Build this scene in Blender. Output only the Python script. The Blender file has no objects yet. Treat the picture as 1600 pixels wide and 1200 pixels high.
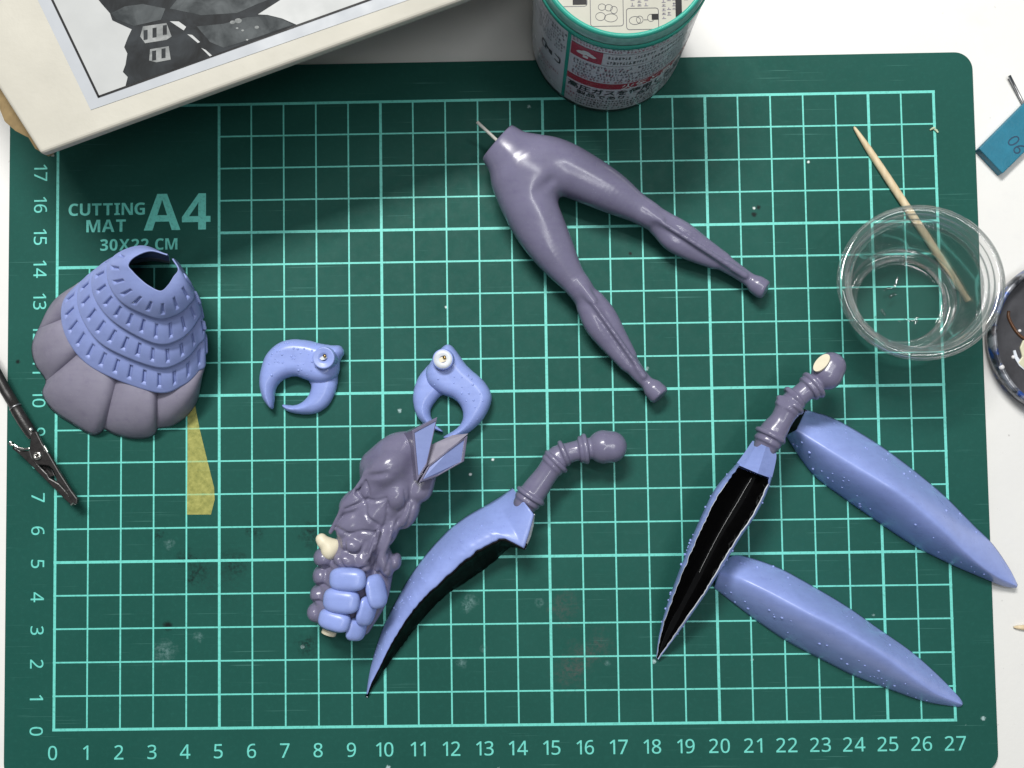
import bpy, math, random
import numpy as np
from mathutils import Matrix, Vector

random.seed(7); rng = np.random.RandomState(7)
scene = bpy.context.scene
COL = scene.collection
CM = 0.01
# ------------------------------------------------------------------ camera
# the mat's printed 1 cm grid is the ruler: x right, y away, z up, millimetre scale, metres in Blender
CAM = np.array([14.26856, 8.86518, 29.17520])                 # cm
ROT = np.array([[0.99982243, -0.01458473, -0.01193309],
                [-0.01511950, -0.99882593, -0.04602359],
                [-0.01124784, 0.04619584, -0.99886908]])      # world -> camera (x right, y down, z forward)
FOC = 1500.0
cd = bpy.data.cameras.new('camera'); cam = bpy.data.objects.new('camera', cd); COL.objects.link(cam)
cd.sensor_width = 36.0; cd.lens = FOC / 1600 * 36.0; cd.clip_start = 0.01; cd.clip_end = 20
R3 = (np.diag([1, -1, -1.0]) @ ROT).T
M4 = Matrix([[*R3[0], CAM[0] * CM], [*R3[1], CAM[1] * CM], [*R3[2], CAM[2] * CM], [0, 0, 0, 1]])
cam.matrix_world = M4
scene.camera = cam
# ------------------------------------------------------------------ room light and lamps
w = bpy.data.worlds.new('World'); scene.world = w; w.use_nodes = True
w.node_tree.nodes['Background'].inputs[0].default_value = (0.90, 0.95, 1.0, 1)
w.node_tree.nodes['Background'].inputs[1].default_value = 0.11
def area(name, loc, tgt, sx, sy, power, col):
    l = bpy.data.lights.new(name, 'AREA'); l.shape = 'RECTANGLE'; l.size = sx * CM; l.size_y = sy * CM
    l.energy = power; l.color = col
    o = bpy.data.objects.new(name, l); COL.objects.link(o)
    o.location = Vector(loc) * CM
    o.rotation_euler = (Vector(tgt) - Vector(loc)).to_track_quat('-Z', 'Y').to_euler()
    return o
area('desk_lamp', (0, 58, 74), (14, 9, 0), 32, 11, 7.0, (1.0, 0.985, 0.95))
area('ceiling_tube', (40, -12, 150), (17, 10, 0), 90, 9, 3.4, (0.98, 1.0, 0.99))
area('ceiling_tube', (36, 50, 150), (17, 10, 0), 90, 9, 5.2, (0.98, 1.0, 0.99))
scene.view_settings.view_transform = 'Standard'; scene.view_settings.look = 'None'
scene.view_settings.exposure = 0.18; scene.view_settings.gamma = 1.0

# ------------------------------------------------------------------ helpers
def at(u, v, z):
    """point (cm) at height z that the photograph shows at pixel (u, v) of 1600x1200"""
    u, v, z = np.broadcast_arrays(np.asarray(u, float), np.asarray(v, float), np.asarray(z, float))
    d = np.stack([(u - 800) / FOC, (v - 600) / FOC, np.ones_like(u)], -1) @ ROT
    t = (z - CAM[2]) / d[..., 2]
    return CAM + d * t[..., None]
def zoomer(x0, y0, s):
    def g(pts):
        p = np.asarray(pts, float).copy(); p[..., 0] = x0 + p[..., 0] / s; p[..., 1] = y0 + p[..., 1] / s
        return p
    return g
ORIG = {}
def tag(o, label=None, cat=None, group=None, kind=None):
    if label: o['label'] = label
    if cat: o['category'] = cat
    if group: o['group'] = group
    if kind: o['kind'] = kind
    return o
def thing(name, base, label, cat, group=None):
    o = bpy.data.objects.new(name, None); COL.objects.link(o)
    o.empty_display_size = 0.005
    b = np.asarray(base, float); o.location = b * CM; ORIG[o] = b
    return tag(o, label, cat, group)
def mesh(name, verts, faces, mats, parent=None, smooth=True, fm=None, origin=None):
    v = np.asarray(verts, float)
    if parent is not None: b = ORIG[parent]
    else: b = np.array([v[:, 0].mean(), v[:, 1].mean(), v[:, 2].min()]) if origin is None else np.asarray(origin, float)
    me = bpy.data.meshes.new(name)
    me.from_pydata(((v - b) * CM).tolist(), [], [list(map(int, f)) for f in faces])
    for m in (mats if isinstance(mats, (list, tuple)) else [mats]): me.materials.append(m)
    if smooth: me.polygons.foreach_set('use_smooth', [True] * len(me.polygons))
    if fm is not None: me.polygons.foreach_set('material_index', fm)
    me.update()
    o = bpy.data.objects.new(name, me); COL.objects.link(o)
    if parent is not None: o.parent = parent; ORIG[o] = b
    else: o.location = b * CM; ORIG[o] = b
    if parent is not None and parent.type == 'MESH': o.location = (0, 0, 0)
    return o
def solidify(o, t, moff=0):
    m = o.modifiers.new('thickness', 'SOLIDIFY'); m.thickness = t * CM; m.offset = -1; m.material_offset = moff; m.material_offset_rim = 0
def bevel(o, wd, seg=2):
    m = o.modifiers.new('bevel', 'BEVEL'); m.width = wd * CM; m.segments = seg; m.limit_method = 'ANGLE'; m.angle_limit = 0.6
def relax(o, it=4, f=0.5):
    m = o.modifiers.new('relax', 'SMOOTH'); m.factor = f; m.iterations = it; return o
class Geo:
    def __init__(s): s.v = []; s.f = []
    def add(s, v, f):
        n = len(s.v); s.v.extend([tuple(p) for p in v]); s.f.extend([[i + n for i in q] for q in f])
    def prism(s, poly, z0, z1):
        """poly: list of (x, y) cm"""
        a = np.asarray(poly, float); n = len(a)
        ar = 0.5 * sum(a[i, 0] * a[(i + 1) % n, 1] - a[(i + 1) % n, 0] * a[i, 1] for i in range(n))
        if ar < 0: a = a[::-1]
        v = [(p[0], p[1], z0) for p in a] + [(p[0], p[1], z1) for p in a]
        s.add(v, [list(range(n - 1, -1, -1)), list(range(n, 2 * n))] + [[i, (i + 1) % n, n + (i + 1) % n, n + i] for i in range(n)])
    def flat(s, poly, z):
        a = np.asarray(poly, float); n = len(a)
        ar = 0.5 * sum(a[i, 0] * a[(i + 1) % n, 1] - a[(i + 1) % n, 0] * a[i, 1] for i in range(n))
        if ar < 0: a = a[::-1]
        s.add([(p[0], p[1], z) for p in a], [list(range(n))])
    def rect(s, x0, y0, x1, y1, z): s.flat([(x0, y0), (x1, y0), (x1, y1), (x0, y1)], z)
    def grid(s, P, closed_u=False, closed_v=False):
        P = np.asarray(P, float); nu, nv = P.shape[:2]; base = len(s.v)
        s.v.extend([tuple(p) for p in P.reshape(-1, 3)])
        for i in range(nu if closed_u else nu - 1):
            for j in range(nv if closed_v else nv - 1):
                a, b = i, (i + 1) % nu; c, d = j, (j + 1) % nv
                s.f.append([base + a * nv + c, base + b * nv + c, base + b * nv + d, base + a * nv + d])
    def tube(s, pts, rad, n=14, caps=True):
        pts = np.asarray(pts, float); rad = np.broadcast_to(np.asarray(rad, float), (len(pts),))
        T = np.gradient(pts, axis=0); T /= np.linalg.norm(T, axis=1)[:, None] + 1e-12
        up = np.array([0.13, 0.21, 0.97]); rings = []
        for p, t, r in zip(pts, T, rad):
            a = np.cross(t, up); a /= np.linalg.norm(a); b = np.cross(a, t)
            th = np.arange(n) * 2 * math.pi / n
            rings.append(p + r * (np.cos(th)[:, None] * a + np.sin(th)[:, None] * b))
        base = len(s.v); s.grid(np.array(rings), closed_v=True)
        if caps:
            s.f.append(list(range(base, base + n))[::-1]); s.f.append(list(range(base + (len(pts) - 1) * n, base + len(pts) * n)))
    def lathe(s, prof, c, n=64, axis=None):
        th = np.arange(n) * 2 * math.pi / n; P = []
        for r, z in prof: P.append(np.stack([r * np.cos(th), r * np.sin(th), np.full(n, z)], -1))
        P = np.array(P)
        if axis is not None:
            q = np.array(Vector((0, 0, 1)).rotation_difference(Vector(axis)).to_matrix()); P = P @ q.T
        s.grid(P[:, ::-1] + np.asarray(c, float), closed_v=True)
    def dome(s, c, r, h=None, n=8, m=3):
        h = r if h is None else h; P = []
        for k in range(m):
            a = k / m * math.pi / 2; th = np.arange(n) * 2 * math.pi / n
            P.append(np.stack([r * math.cos(a) * np.cos(th), r * math.cos(a) * np.sin(th), np.full(n, h * math.sin(a))], -1))
        base = len(s.v); s.grid(np.array(P)[:, ::-1] + np.asarray(c, float), closed_v=True)
        s.v.append((c[0], c[1], c[2] + h)); t = len(s.v) - 1
        for j in range(n): s.f.append([base + (m - 1) * n + j, t, base + (m - 1) * n + (j + 1) % n])
    def build(s, name, mat, parent=None, smooth=False, **k): return mesh(name, s.v, s.f, mat, parent, smooth, **k)
def spline(pts, n, closed=False):
    """Catmull-Rom through pts, n samples evenly along its length"""
    p = np.asarray(pts, float)
    q = np.vstack([p[-1], p, p[0], p[1]]) if closed else np.vstack([2 * p[0] - p[1], p, 2 * p[-1] - p[-2]])
    out = []
    for i in range(1, len(q) - 2):
        for t in np.linspace(0, 1, 24, endpoint=False):
            a, b, c, d = q[i - 1], q[i], q[i + 1], q[i + 2]
            out.append(0.5 * (2 * b + (c - a) * t + (2 * a - 5 * b + 4 * c - d) * t * t + (3 * b - a - 3 * c + d) * t ** 3))
    out.append(p[0] if closed else p[-1]); out = np.array(out)
    L = np.r_[0, np.cumsum(np.linalg.norm(np.diff(out[:, :2], axis=0), axis=1))]
    s = np.linspace(0, L[-1], n, endpoint=not closed)
    return np.stack([np.interp(s, L, out[:, k]) for k in range(out.shape[1])], -1)
def resample(pts, n):
    p = np.asarray(pts, float); L = np.r_[0, np.cumsum(np.linalg.norm(np.diff(p[:, :2], axis=0), axis=1))]
    s = np.linspace(0, L[-1], n); return np.stack([np.interp(s, L, p[:, k]) for k in range(p.shape[1])], -1)
# ---- organic solids: distance field on a fine grid, skinned with surface nets
class Field:
    def __init__(s, lo, hi, h):
        s.h = h; s.lo = np.asarray(lo, float); n = np.ceil((np.asarray(hi) - s.lo) / h).astype(int) + 1
        ax = [(s.lo[k] + h * np.arange(n[k])).astype(np.float32) for k in range(3)]
        s.X, s.Y, s.Z = ax[0][:, None, None], ax[1][None, :, None], ax[2][None, None, :]
        s.n = n; s.d = np.full(n, 1e3, np.float32)
    def cap(s, a, b, ra, rb, zs=1.0):
        a = np.asarray(a, float); b = np.asarray(b, float); ab = b - a
        X, Y, Z = s.X - a[0], s.Y - a[1], (s.Z - a[2]) * zs
        abz = ab[2] * zs; den = ab[0] ** 2 + ab[1] ** 2 + abz ** 2 + 1e-9
        t = np.clip((X * ab[0] + Y * ab[1] + Z * abz) / den, 0, 1)
        return np.sqrt((X - t * ab[0]) ** 2 + (Y - t * ab[1]) ** 2 + (Z - t * abz) ** 2) - (ra + (rb - ra) * t)
    def ell(s, c, r, ang=0.0, tilt=0.0):
        X, Y, Z = s.X - c[0], s.Y - c[1], s.Z - c[2]
        ca, sa = math.cos(ang), math.sin(ang); x = ca * X + sa * Y; y = -sa * X + ca * Y; z = Z
        if tilt: ct, st = math.cos(tilt), math.sin(tilt); x, z = ct * x + st * z, -st * x + ct * z
        k = np.sqrt((x / r[0]) ** 2 + (y / r[1]) ** 2 + (z / r[2]) ** 2)
        return (k - 1) * min(r)
    def add(s, d, k=0.0): s.d = smin(s.d, d, k)
    def sub(s, d, k=0.0): s.d = -smin(-s.d, d, k)
    def plane(s, p, n):
        n = np.asarray(n, float); n = n / np.linalg.norm(n)
        return (s.X - p[0]) * n[0] + (s.Y - p[1]) * n[1] + (s.Z - p[2]) * n[2]
    def net(s):
        f = s.d; ins = f < 0; nx, ny, nz = f.shape
        cnt = np.zeros((nx - 1, ny - 1, nz - 1), np.int8)
        for i in (0, 1):
            for j in (0, 1):
                for k in (0, 1): cnt += ins[i:nx - 1 + i, j:ny - 1 + j, k:nz - 1 + k]
        act = (cnt > 0) & (cnt < 8); I = np.argwhere(act); idx = np.full(act.shape, -1, int); idx[act] = np.arange(len(I))
        acc = np.zeros((len(I), 3)); num = np.zeros(len(I))
        cor = [(i, j, k) for i in (0, 1) for j in (0, 1) for k in (0, 1)]
        val = {c: f[I[:, 0] + c[0], I[:, 1] + c[1], I[:, 2] + c[2]] for c in cor}
        for a in cor:
            for ax in range(3):
                if a[ax] == 0:
                    b = list(a); b[ax] = 1; b = tuple(b); va, vb = val[a], val[b]
                    m = (va < 0) != (vb < 0); t = np.where(m, va / np.where(m, va - vb, 1), 0)
                    p = np.array(a, float)[None] + t[:, None] * (np.array(b) - np.array(a))
                    acc[m] += p[m]; num[m] += 1
        V = s.lo + (I + acc / np.maximum(num, 1)[:, None]) * s.h
        F = []
        for ax in range(3):
            b, c = (ax + 1) % 3, (ax + 2) % 3
            sl = [slice(None)] * 3; sl[ax] = slice(0, -1); A = ins[tuple(sl)]
            sl[ax] = slice(1, None); B = ins[tuple(sl)]
            E = np.argwhere(A != B); E = E[(E[:, b] > 0) & (E[:, c] > 0) & (E[:, b] < f.shape[b] - 1) & (E[:, c] < f.shape[c] - 1)]
            ob = np.zeros(3, int); ob[b] = 1; oc = np.zeros(3, int); oc[c] = 1
            q = [idx[tuple((E - ob - oc).T)], idx[tuple((E - oc).T)], idx[tuple(E.T)], idx[tuple((E - ob).T)]]
            q = np.stack(q, -1); inw = A[tuple(E.T)]; q[~inw] = q[~inw][:, ::-1]; F.append(q)
        return V, np.vstack(F)
def smin(a, b, k):
    if k <= 0: return np.minimum(a, b)
    h = np.maximum(k - np.abs(a - b), 0) / k
    return np.minimum(a, b) - h * h * k * 0.25
def poly_dist(X, Y, poly):
    """signed distance (negative inside) of grid X,Y to polygon"""
    p = np.asarray(poly, float); d = np.full(np.broadcast(X, Y).shape, 1e9); ins = np.zeros(d.shape, bool)
    for i in range(len(p)):
        a, b = p[i], p[(i + 1) % len(p)]; ab = b - a; px, py = X - a[0], Y - a[1]
        t = np.clip((px * ab[0] + py * ab[1]) / (ab @ ab + 1e-12), 0, 1)
        d = np.minimum(d, (px - t * ab[0]) ** 2 + (py - t * ab[1]) ** 2)
        cr = ((a[1] > Y) != (b[1] > Y)) & (X < (b[0] - a[0]) * (Y - a[1]) / (b[1] - a[1] + 1e-12) + a[0]); ins ^= cr
    return np.where(ins, -1, 1) * np.sqrt(d)
# ---- text
def text_geo(body, size, bold=0.0, align='CENTER'):
    cu = bpy.data.curves.new('text', 'FONT'); cu.body = body; cu.size = size; cu.offset = bold
    cu.align_x = align; cu.align_y = 'CENTER'; cu.resolution_u = 3
    o = bpy.data.objects.new('text', cu); COL.objects.link(o)
    me = bpy.data.meshes.new_from_object(o.evaluated_get(bpy.context.evaluated_depsgraph_get()))
    v = np.array([x.co[:] for x in me.vertices]).reshape(-1, 3); f = [list(p.vertices) for p in me.polygons]
    bpy.data.objects.remove(o); bpy.data.curves.remove(cu); bpy.data.meshes.remove(me)
    if len(v):
        c = (v.min(0) + v.max(0)) / 2; v = v - (c if align == 'CENTER' else np.array([v[:, 0].min(), c[1], 0]))
    return v, f

# ------------------------------------------------------------------ materials
class Mat:
    def __init__(s, name):
        s.m = bpy.data.materials.new(name); s.m.use_nodes = True; s.t = s.m.node_tree; s.b = s.t.nodes['Principled BSDF']
        s.tc = s.t.nodes.new('ShaderNodeTexCoord').outputs['Object']
    def n(s, kind, **k):
        o = s.t.nodes.new('ShaderNode' + kind)
        for a, b in k.items(): setattr(o, a, b)
        return o
    def link(s, a, b): s.t.links.new(a, b)
    def noise(s, scale, detail=3.0, rough=0.55, dist=0.0, coord=None, stretch=None):
        o = s.n('TexNoise'); o.inputs['Scale'].default_value = scale; o.inputs['Detail'].default_value = detail
        o.inputs['Roughness'].default_value = rough; o.inputs['Distortion'].default_value = dist
        c = coord or s.tc
        if stretch:
            mp = s.n('Mapping'); mp.inputs['Scale'].default_value = stretch[:3]
            if len(stretch) > 3: mp.inputs['Rotation'].default_value = (0, 0, stretch[3])
            s.link(c, mp.inputs['Vector']); c = mp.outputs[0]
        s.link(c, o.inputs['Vector']); return o.outputs['Fac']
    def rng(s, x, a, b, c=0.0, d=1.0):
        o = s.n('MapRange'); s.link(x, o.inputs[0])
        for i, q in enumerate((a, b, c, d)): o.inputs[i + 1].default_value = q
        return o.outputs[0]
    def math(s, op, a, b=None):
        o = s.n('Math', operation=op)
        for i, q in enumerate((a, b)):
            if q is None: continue
            if isinstance(q, (int, float)): o.inputs[i].default_value = q
            else: s.link(q, o.inputs[i])
        return o.outputs[0]
    def mix(s, fac, a, b):
        o = s.n('Mix', data_type='RGBA')
        for i, q in ((0, fac), (6, a), (7, b)):
            if isinstance(q, (int, float)): o.inputs[i].default_value = q
            elif isinstance(q, tuple): o.inputs[i].default_value = (*q, 1)
            else: s.link(q, o.inputs[i])
        return o.outputs[2]
    def spot(s, x, y, r, soft, amp, nscale):
        """irregular blot round the point (x, y) metres in object space"""
        sub = s.n('VectorMath', operation='SUBTRACT'); s.link(s.tc, sub.inputs[0]); sub.inputs[1].default_value = (x, y, 0)
        ln = s.n('VectorMath', operation='LENGTH'); s.link(sub.outputs[0], ln.inputs[0])
        nz = s.noise(nscale, 5, 0.65); d = s.math('ADD', ln.outputs['Value'], s.rng(nz, 0.2, 0.8, -amp, amp))
        return s.rng(d, r + soft, r - soft)
    def bump(s, h, strength, dist=0.0002):
        o = s.n('Bump'); o.inputs['Strength'].default_value = strength; o.inputs['Distance'].default_value = dist
        s.link(h, o.inputs['Height']); s.link(o.outputs[0], s.b.inputs['Normal'])
    def col(s, c):
        if isinstance(c, tuple): s.b.inputs['Base Color'].default_value = (*c, 1)
        else: s.link(c, s.b.inputs['Base Color'])
    def set(s, **k):
        for a, q in k.items():
            i = s.b.inputs[a.replace('_', ' ')]
            if isinstance(q, (int, float)): i.default_value = q
            else: s.link(q, i)
        return s
def simple(name, c, rough=0.5, var=0.12, scale=300, metal=0.0, bump=0.0, bscale=1500, spec=0.5):
    k = Mat(name); nz = k.noise(scale, 4)
    lo = tuple(x * (1 - var) for x in c); hi = tuple(min(1, x * (1 + var)) for x in c)
    k.col(k.mix(k.rng(nz, 0.25, 0.75), lo, hi)); k.set(Metallic=metal, Specular_IOR_Level=spec)
    k.set(Roughness=k.rng(k.noise(scale * 0.7, 3), 0.3, 0.7, rough * 0.85, rough * 1.15))
    if bump: k.bump(k.noise(bscale, 3), bump)
    return k.m
BLUE = (0.275, 0.355, 0.72); PURP = (0.168, 0.160, 0.246)
def paint(name, c, rough, dark, amt, scale=420):
    """airbrushed lacquer over cast resin: slow tone drift, tiny grain, dusting of the other tone"""
    k = Mat(name); a = k.noise(160, 3); b = k.noise(scale, 5, 0.6)
    base = k.mix(k.rng(a, 0.3, 0.7), tuple(x * 0.94 for x in c), tuple(min(1, x * 1.05) for x in c))
    base = k.mix(k.rng(b, 0.52, 0.78, 0, amt), base, dark)
    dust = k.math('MULTIPLY', k.rng(k.noise(3200, 2, 0.5), 0.66, 0.74, 0, 0.35), k.rng(k.noise(220, 3), 0.45, 0.65))
    base = k.mix(dust, base, (0.55, 0.55, 0.58))
    streak = k.rng(k.noise(1.0, 3, 0.6, 0, stretch=(140, 900, 300, 0.6)), 0.45, 0.75, 0, 0.16)
    k.col(k.mix(streak, base, dark)); k.set(Specular_IOR_Level=0.5)
    k.set(Roughness=k.rng(k.noise(260, 4), 0.3, 0.7, rough * 0.82, rough * 1.2))
    k.bump(k.noise(1800, 2), 0.10, 0.00004); return k.m
M = {}
M['blue'] = paint('blue_lacquer', BLUE, 0.31, (0.16, 0.20, 0.48), 0.25)
M['bluem'] = paint('blue_matt_paint', (0.235, 0.295, 0.58), 0.52, (0.16, 0.19, 0.44), 0.25)
M['purple'] = paint('purple_grey_lacquer', PURP, 0.22, (0.11, 0.09, 0.19), 0.3)
M['purplem'] = paint('purple_grey_matt_paint', (0.225, 0.212, 0.280), 0.6, (0.13, 0.11, 0.19), 0.35)
M['wash'] = simple('dark_violet_wash', (0.035, 0.030, 0.085), 0.55)
M['black'] = simple('gloss_black_lacquer', (0.002, 0.002, 0.0022), 0.09, 0.3, 500, bump=0.8, bscale=150)
M['blackm'] = simple('satin_black_lacquer', (0.002, 0.002, 0.0022), 0.5, 0.3, 500, bump=0.3, bscale=900, spec=0.15)
M['resin'] = simple('bare_ivory_resin', (0.72, 0.66, 0.50), 0.45, 0.06)
M['lip'] = simple('scraped_pale_resin_edge', (0.62, 0.66, 0.72), 0.4, 0.2)
M['steel'] = simple('bright_steel', (0.72, 0.70, 0.66), 0.22, 0.1, metal=1.0)
M['pin'] = simple('pale_plated_pin', (0.70, 0.68, 0.62), 0.35, 0.1)
M['brass'] = simple('brass_pin', (0.62, 0.42, 0.16), 0.3, 0.1, metal=1.0)
M['greysteel'] = simple('dull_steel', (0.34, 0.34, 0.35), 0.4, 0.1, metal=1.0)
M['rubber'] = simple('black_rubber', (0.016, 0.015, 0.015), 0.42, 0.3, 900, bump=0.3, bscale=2500)
M['clipblack'] = simple('black_coated_metal', (0.022, 0.020, 0.020), 0.33, 0.3, 900, bump=0.2)
M['cream'] = simple('cream_card', (0.475, 0.455, 0.395), 0.62, 0.07, 70, bump=0.25, bscale=900)
M['kraft'] = simple('brown_corrugated_card', (0.27, 0.19, 0.09), 0.8, 0.25, 300)
M['paper'] = simple('pale_grey_paper', (0.38, 0.40, 0.43), 0.5, 0.03, 200)
M['inner'] = simple('printed_light_grey', (0.40, 0.41, 0.41), 0.5, 0.04, 150)
M['ink'] = simple('black_ink', (0.008, 0.008, 0.009), 0.5, 0.1, spec=0.2)
M['wood'] = (lambda k: (k.col(k.mix(k.rng(k.noise(900, 4, 0.6, 0, stretch=(1, 0.12, 1, 0.58)), 0.3, 0.7), (0.60, 0.46, 0.27), (0.76, 0.64, 0.44))), k.set(Roughness=0.6), k.bump(k.noise(2500, 3), 0.2), k.m))(Mat('birch_wood'))[-1]

def table_mat():
    k = Mat('white_tabletop'); a = k.noise(9, 5, 0.6, 0.4); b = k.noise(60, 5, 0.65); c = k.noise(600, 2)
    col = k.mix(k.rng(a, 0.35, 0.7), (0.80, 0.79, 0.765), (0.72, 0.715, 0.70))
    col = k.mix(k.rng(b, 0.56, 0.74, 0, 0.35), col, (0.66, 0.66, 0.665))
    col = k.mix(k.rng(k.noise(420, 2, 0.5), 0.74, 0.80, 0, 0.55), col, (0.33, 0.31, 0.30))
    k.col(col); k.set(Roughness=k.rng(b, 0.3, 0.7, 0.45, 0.62)); k.bump(c, 0.12, 0.0003); return k.m
M['table'] = table_mat()
MO = (13.38, 9.35)        # middle of the mat, cm
def mat_green():
    k = Mat('green_mat_vinyl')
    px = lambda u, v: tuple(((at(u, v, 0)[:2] - np.array(MO)) * CM).tolist())
    col = k.mix(k.rng(k.noise(14, 4, 0.6), 0.3, 0.7), (0.0085, 0.071, 0.056), (0.013, 0.088, 0.071))
    col = k.mix(k.rng(k.noise(700, 4, 0.7), 0.5, 0.8, 0, 0.3), col, (0.020, 0.130, 0.105))
    # knife scratches: thin stretched streaks in three directions
    for ang, sx, sy, thr, amt in ((0.15, 22, 1500, 0.70, 0.26), (0.9, 30, 2000, 0.69, 0.30), (2.3, 26, 1900, 0.69, 0.30), (1.62, 16, 2200, 0.69, 0.34)):
        st = k.noise(1.0, 2, 0.5, 0, stretch=(sx, sy, 1, ang)); gate = k.rng(k.noise(38, 3), 0.47, 0.60)
        col = k.mix(k.math('MULTIPLY', k.rng(st, thr, thr + 0.05, 0, amt), gate), col, (0.13, 0.34, 0.30))
    # dried paint flecks
    v = k.n('TexVoronoi'); v.inputs['Scale'].default_value = 62; k.link(k.tc, v.inputs['Vector'])
    pick = k.n('TexWhiteNoise', noise_dimensions='3D'); k.link(v.outputs['Position'], pick.inputs['Vector'])
    fl = k.math('MULTIPLY', k.rng(k.math('ADD', v.outputs['Distance'], k.rng(k.noise(1600, 3), 0, 1, -0.035, 0.035)), 0.05, 0.025), k.math('GREATER_THAN', pick.outputs['Value'], 0.50))
    col = k.mix(k.math('MULTIPLY', fl, 0.8), col, (0.42, 0.58, 0.58))
    # dark and coloured blots where the photograph shows them
    gn = k.rng(k.noise(900, 4, 0.7), 0.38, 0.66)
    def blot(u, v, r, soft, amp, ns, c, amt, grain=True):
        nonlocal col
        f = k.math('MULTIPLY', k.spot(*px(u, v), r, soft, amp, ns), amt)
        if grain: f = k.math('MULTIPLY', f, gn)
        col = k.mix(f, col, c)
    for u, v, r in ((292, 872, .0016), (310, 890, .002), (365, 882, .0024), (398, 830, .0015), (262, 978, .0005), (300, 905, .0012), (248, 838, .001), (488, 835, .0022), (480, 1010, .002)):
        blot(u, v, r * 1.25, r * 0.9, .0022, 420, (0.004, 0.014, 0.013), 1.0)
    blot(340, 900, .006, .006, .004, 200, (0.012, 0.05, 0.043), 0.7)
    for u, v, r in ((262, 978, .0012), (1185, 324, .0006), (1178, 335, .0007), (28, 565, .0006), (985, 396, .0005)):
        blot(u, v, r, r * 0.5, r * 0.5, 900, (0.006, 0.010, 0.010), 0.95, False)
    for u, v, r in ((905, 1030, .003), (890, 1050, .003), (935, 1010, .0025), (880, 950, .003)):
        blot(u, v, r, r, .004, 300, (0.10, 0.085, 0.085), 0.6)
    for u, v, r in ((257, 1018, .0022), (735, 940, .0015), (843, 942, .0009), (950, 1037, .0006), (310, 995, .0010), (755, 1014, .0007), (721, 1036, .0010), (730, 950, .0010), (1205, 905, .0008), (265, 850, .001)):
        blot(u, v, r, r * 0.8, r * 0.9, 700, (0.22, 0.36, 0.36), 0.55)
    for u, v in ((1178, 325), (697, 480), (735, 741), (1263, 253), (770, 718)):
        blot(u, v, .00035, .0002, .0002, 1200, (0.75, 0.82, 0.80), 0.95, False)
    blot(815, 1145, .0020, .0014, .002, 300, (0.010, 0.07, 0.055), 0.8)
    k.col(col); k.set(Roughness=k.rng(k.noise(260, 4, 0.6), 0.3, 0.7, 0.50, 0.66), Specular_IOR_Level=0.16); k.bump(k.noise(3000, 2), 0.22, 0.00005); return k.m
M['mat'] = mat_green()
M['line'] = (lambda k: (k.col(k.mix(k.rng(k.noise(1300, 4, 0.65), 0.50, 0.74, 0, 0.55), (0.150, 0.640, 0.555), (0.05, 0.27, 0.22))), k.set(Roughness=0.5), k.m))(Mat('mint_print'))[-1]

# ------------------------------------------------------------------ the table and the mat
g = Geo(); g.rect(-70, -45, 95, 80, -0.2)
table = g.build('tabletop', M['table'], origin=(13, 9, -0.2)); tag(table, 'white scuffed work table under the cutting mat', 'table', kind='structure')
mat = thing('cutting_mat', (MO[0], MO[1], -0.2), 'green gridded cutting mat with mint lines and numbered edges', 'cutting mat')
def round_rect(x0, y0, x1, y1, r, n=10):
    out = []
    for cx, cy, a0 in ((x1 - r, y1 - r, 0), (x0 + r, y1 - r, 90), (x0 + r, y0 + r, 180), (x1 - r, y0 + r, 270)):
        for k in range(n + 1):
            a = math.radians(a0 + 90 * k / n); out.append((cx + r * math.cos(a), cy + r * math.sin(a)))
    return out
g = Geo(); g.prism(round_rect(-1.52, -1.55, 28.24, 20.23, 0.56), -0.2, 0)
o = g.build('mat_sheet', M['mat'], None, origin=(MO[0], MO[1], 0)); o.parent = mat; o.location = (0, 0, 0.002); bevel(o, 0.03)
ORIG[o] = np.array([MO[0], MO[1], 0.0])
g = Geo(); ZL = 0.004
def wd(i): return 0.092 if i in (0, 5, 10, 15, 20, 25, 27, 14.0, 19) else 0.056
for i in range(28):
    hw = (0.082 if i % 5 == 0 or i == 27 else 0.048) / 2
    g.rect(i - hw, 0.03, i + hw, 14.0 if 0 < i < 5 else 19.0, ZL)
for j in range(20):
    hw = (0.082 if j % 5 == 0 or j == 19 else 0.048) / 2
    if j == 14: g.rect(0, 14 - 0.046, 5, 14 + 0.046, ZL + 0.002); g.rect(5, 14 - 0.028, 27, 14 + 0.028, ZL + 0.002); continue
    g.rect(5.0 if 14 < j < 19 else -0.046, j - hw, 27.046, j + hw, ZL + 0.002)
g.build('printed_grid', M['line'], mat)
GLYPH = {}
def sans(ch, heavy):
    if ch.isdigit(): return chr((0x1D7EC if heavy else 0x1D7E2) + int(ch))
    return chr((0x1D5D4 if heavy else 0x1D5A0) + ord(ch) - 65)
def glyphs(body, height, bold=0.0, gap=0.12, sx=1.0):
    """run of upright sans glyphs, cap height in cm, centred on its box"""
    V, F_, x, n = [], [], 0.0, 0
    for ch in body:
        if ch == ' ': x += 0.30; continue
        if (ch, bold) not in GLYPH:
            v, f = text_geo(sans(ch, bold > 0.01), 1.0, bold if bold < 0.01 else bold - 0.02); GLYPH[ch, bold] = (v - np.array([v[:, 0].min(), 0, 0]), f)
        v, f = GLYPH[ch, bold]; wdt = v[:, 0].max(); lead = 0.06 if ch == '1' and len(body) > 1 else 0.0
        V.append(v + np.array([x + lead, 0, 0])); F_ += [[i + n for i in q] for q in f]; n += len(v); x += wdt + gap + lead * 1.6
    V = np.vstack(V); h0 = V[:, 1].max() - V[:, 1].min(); V = V - (V.min(0) + V.max(0)) / 2
    return V * np.array([height / h0 * sx, height / h0, 0]), F_
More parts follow.
